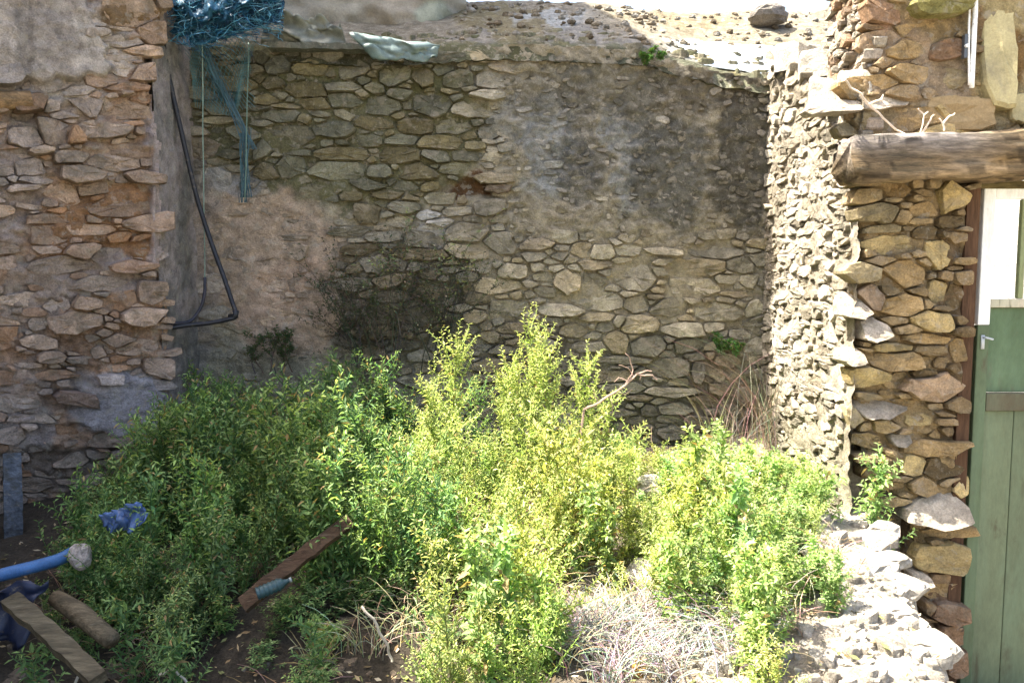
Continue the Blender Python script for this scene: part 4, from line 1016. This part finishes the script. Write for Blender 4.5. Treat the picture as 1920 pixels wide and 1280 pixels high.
for k in range(30):
    u = R.uniform(0, 800); Y = R.uniform(2.3, 3.2); x = (u - 960) / F * Y; tuft(mb, x, Y, gz(x, Y), .2, 12, (.30, .24, .15), R, .0016, .9, 1.0)
tag(mb.build('dry_grass', M_DRY), 'matted grey white dry stalks and grass in front of the green weeds', 'dry grass', kind='stuff')
mb = MB()
for k in range(22):
    u = R.uniform(1330, 1520); Y = R.uniform(4.55, 4.9); x = (u - 960) / F * Y; x = min(x, XR - .05); tuft(mb, x, Y, gz(x, Y), R.uniform(.45, 1.0), 9, (.27, .22, .16), R, .0013, .3, .8)
tag(mb.build('dead_grass', M_DRY), 'tall brown dead grass standing in the right hand corner of the court', 'dead grass', kind='stuff')

def shrub(name, base, h, n_, col, lab, cat, seed, leafc=None, spread=.5, r=.004):
    R = random.Random(seed); m = MB(); V = []; Fc = []; C = []
    def grow(p, d, L_, r_, lv):
        P_ = [p]; seg = 5
        for i in range(seg): d = (d + Vector((R.gauss(0, .16), R.gauss(0, .12), R.gauss(.03, .12)))).normalized(); P_.append(P_[-1] + d * L_ / seg)
        m.tube(P_, [r_ * (1 - .5 * i / seg) for i in range(seg + 1)], 4, tuple(q * R.uniform(.75, 1.2) for q in col), cap=False)
        if lv > 0:
            for k in range(R.randint(3, 5)):
                i = R.randint(1, seg); grow(P_[i], (d + Vector((R.gauss(0, .6), R.gauss(0, .45), R.gauss(.1, .4)))).normalized(), L_ * R.uniform(.4, .65), r_ * .55, lv - 1)
        elif leafc:
            for i in range(1, seg + 1):
                for _ in range(3): leaf(V, Fc, C, P_[i], Vector((R.gauss(0, 1), R.gauss(0, 1), R.gauss(0, .6))).normalized(), .022 * R.uniform(.6, 1.3), .009, tuple(q * R.uniform(.6, 1.3) for q in R.choice(leafc)), R)
    for k in range(n_):
        a = R.uniform(0, 6.283); grow(Vector((R.gauss(0, .05), R.gauss(0, .03), 0)), Vector((math.cos(a) * spread, math.sin(a) * spread * .4, 1)).normalized(), h * R.uniform(.4, .6), r, 2)
    t_ = thing(name, lab, cat, base); m.build('branches', M_DRY, t_)
    if leafc:
        fo = MB(); fo.v = V; fo.f = Fc; fo.c = C; fo.build('foliage', M_LEAF, t_)
    return t_
BR = [(.06, .065, .04), (.05, .07, .035), (.085, .085, .055)]
shrub('dead_shrub', at(690, 700, 4.84), .95, 8, (.075, .07, .05), 'dark brown half dead brush clinging to the back wall, the left one', 'shrub', 41, BR, .16)
shrub('dead_shrub', at(830, 700, 4.86), 1.25, 9, (.06, .06, .045), 'darkest brush on the back wall, right behind the tallest lit spire', 'shrub', 42, BR, .14)
shrub('dead_shrub', at(755, 700, 4.86), 1.2, 5, (.09, .08, .06), 'thin brown twiggy brush between the two darker ones on the wall', 'shrub', 43, BR, .15)
shrub('dead_shrub', at(510, 700, 4.85), .4, 6, (.13, .10, .07), 'small sparse green brown brush on the pink plaster right of the pipe', 'shrub', 44, [(.08, .11, .05)], .5)
shrub('wall_plant', at(1365, 665, 4.92), .16, 6, (.12, .16, .06), 'little green plant rooted in the back wall near the corner', 'plant', 45, [(.10, .20, .06), (.14, .24, .08)], .8, .002)
shrub('wall_plant', at(1222, 118, 4.92), .10, 5, (.12, .16, .06), 'tiny green tuft growing at the lip of the terrace', 'plant', 46, [(.09, .17, .05)], .8, .002)
# bare pinkish branch catching the sun
mb = MB(); cb = (.42, .29, .23)
for L_, r in [([(1095, 768), (1140, 742), (1172, 722), (1195, 700), (1222, 704), (1232, 712)], .007), ([(1172, 722), (1188, 695), (1180, 672), (1172, 662)], .004), ([(1195, 700), (1208, 694), (1222, 696)], .005), ([(1180, 715), (1160, 708), (1152, 716)], .003), ([(1150, 736), (1170, 740), (1185, 730)], .003), ([(1200, 702), (1200, 712)], .004),
              ([(1120, 752), (1112, 730), (1100, 722)], .002), ([(1222, 830), (1222, 800)], .002), ([(1188, 705), (1178, 690), (1160, 684)], .003), ([(1140, 742), (1150, 760), (1148, 780)], .002)]:
    q = polyline(L_, 3.75, 0); mb.tube(q, [r * (1 - .5 * i / len(q)) for i in range(len(q))], 5, cb)
q = [at(1095, 768, 3.75), Vector((at(1070, 860, 3.75).x, 3.7, gz(.3, 3.7)))]; mb.tube(q, .006, 5, cb)
tag(mb.build('dead_branch', M_DRY), 'bare pinkish dead branch forking in the sun right of the highest weed', 'branch')
mb = MB()
for L_ in [[(675, 1135), (700, 1160), (715, 1190), (728, 1215), (735, 1240)], [(300, 1262), (325, 1255), (350, 1278)], [(140, 1280), (150, 1255), (175, 1240)]]:
    q = polyline(L_, 2.45, 0); mb.tube(q, .0045, 5, (.48, .42, .34))
o = tag(mb.build('twigs', M_DRY), 'short pale twigs lying across the dark ground at the bottom', 'twigs', kind='stuff')
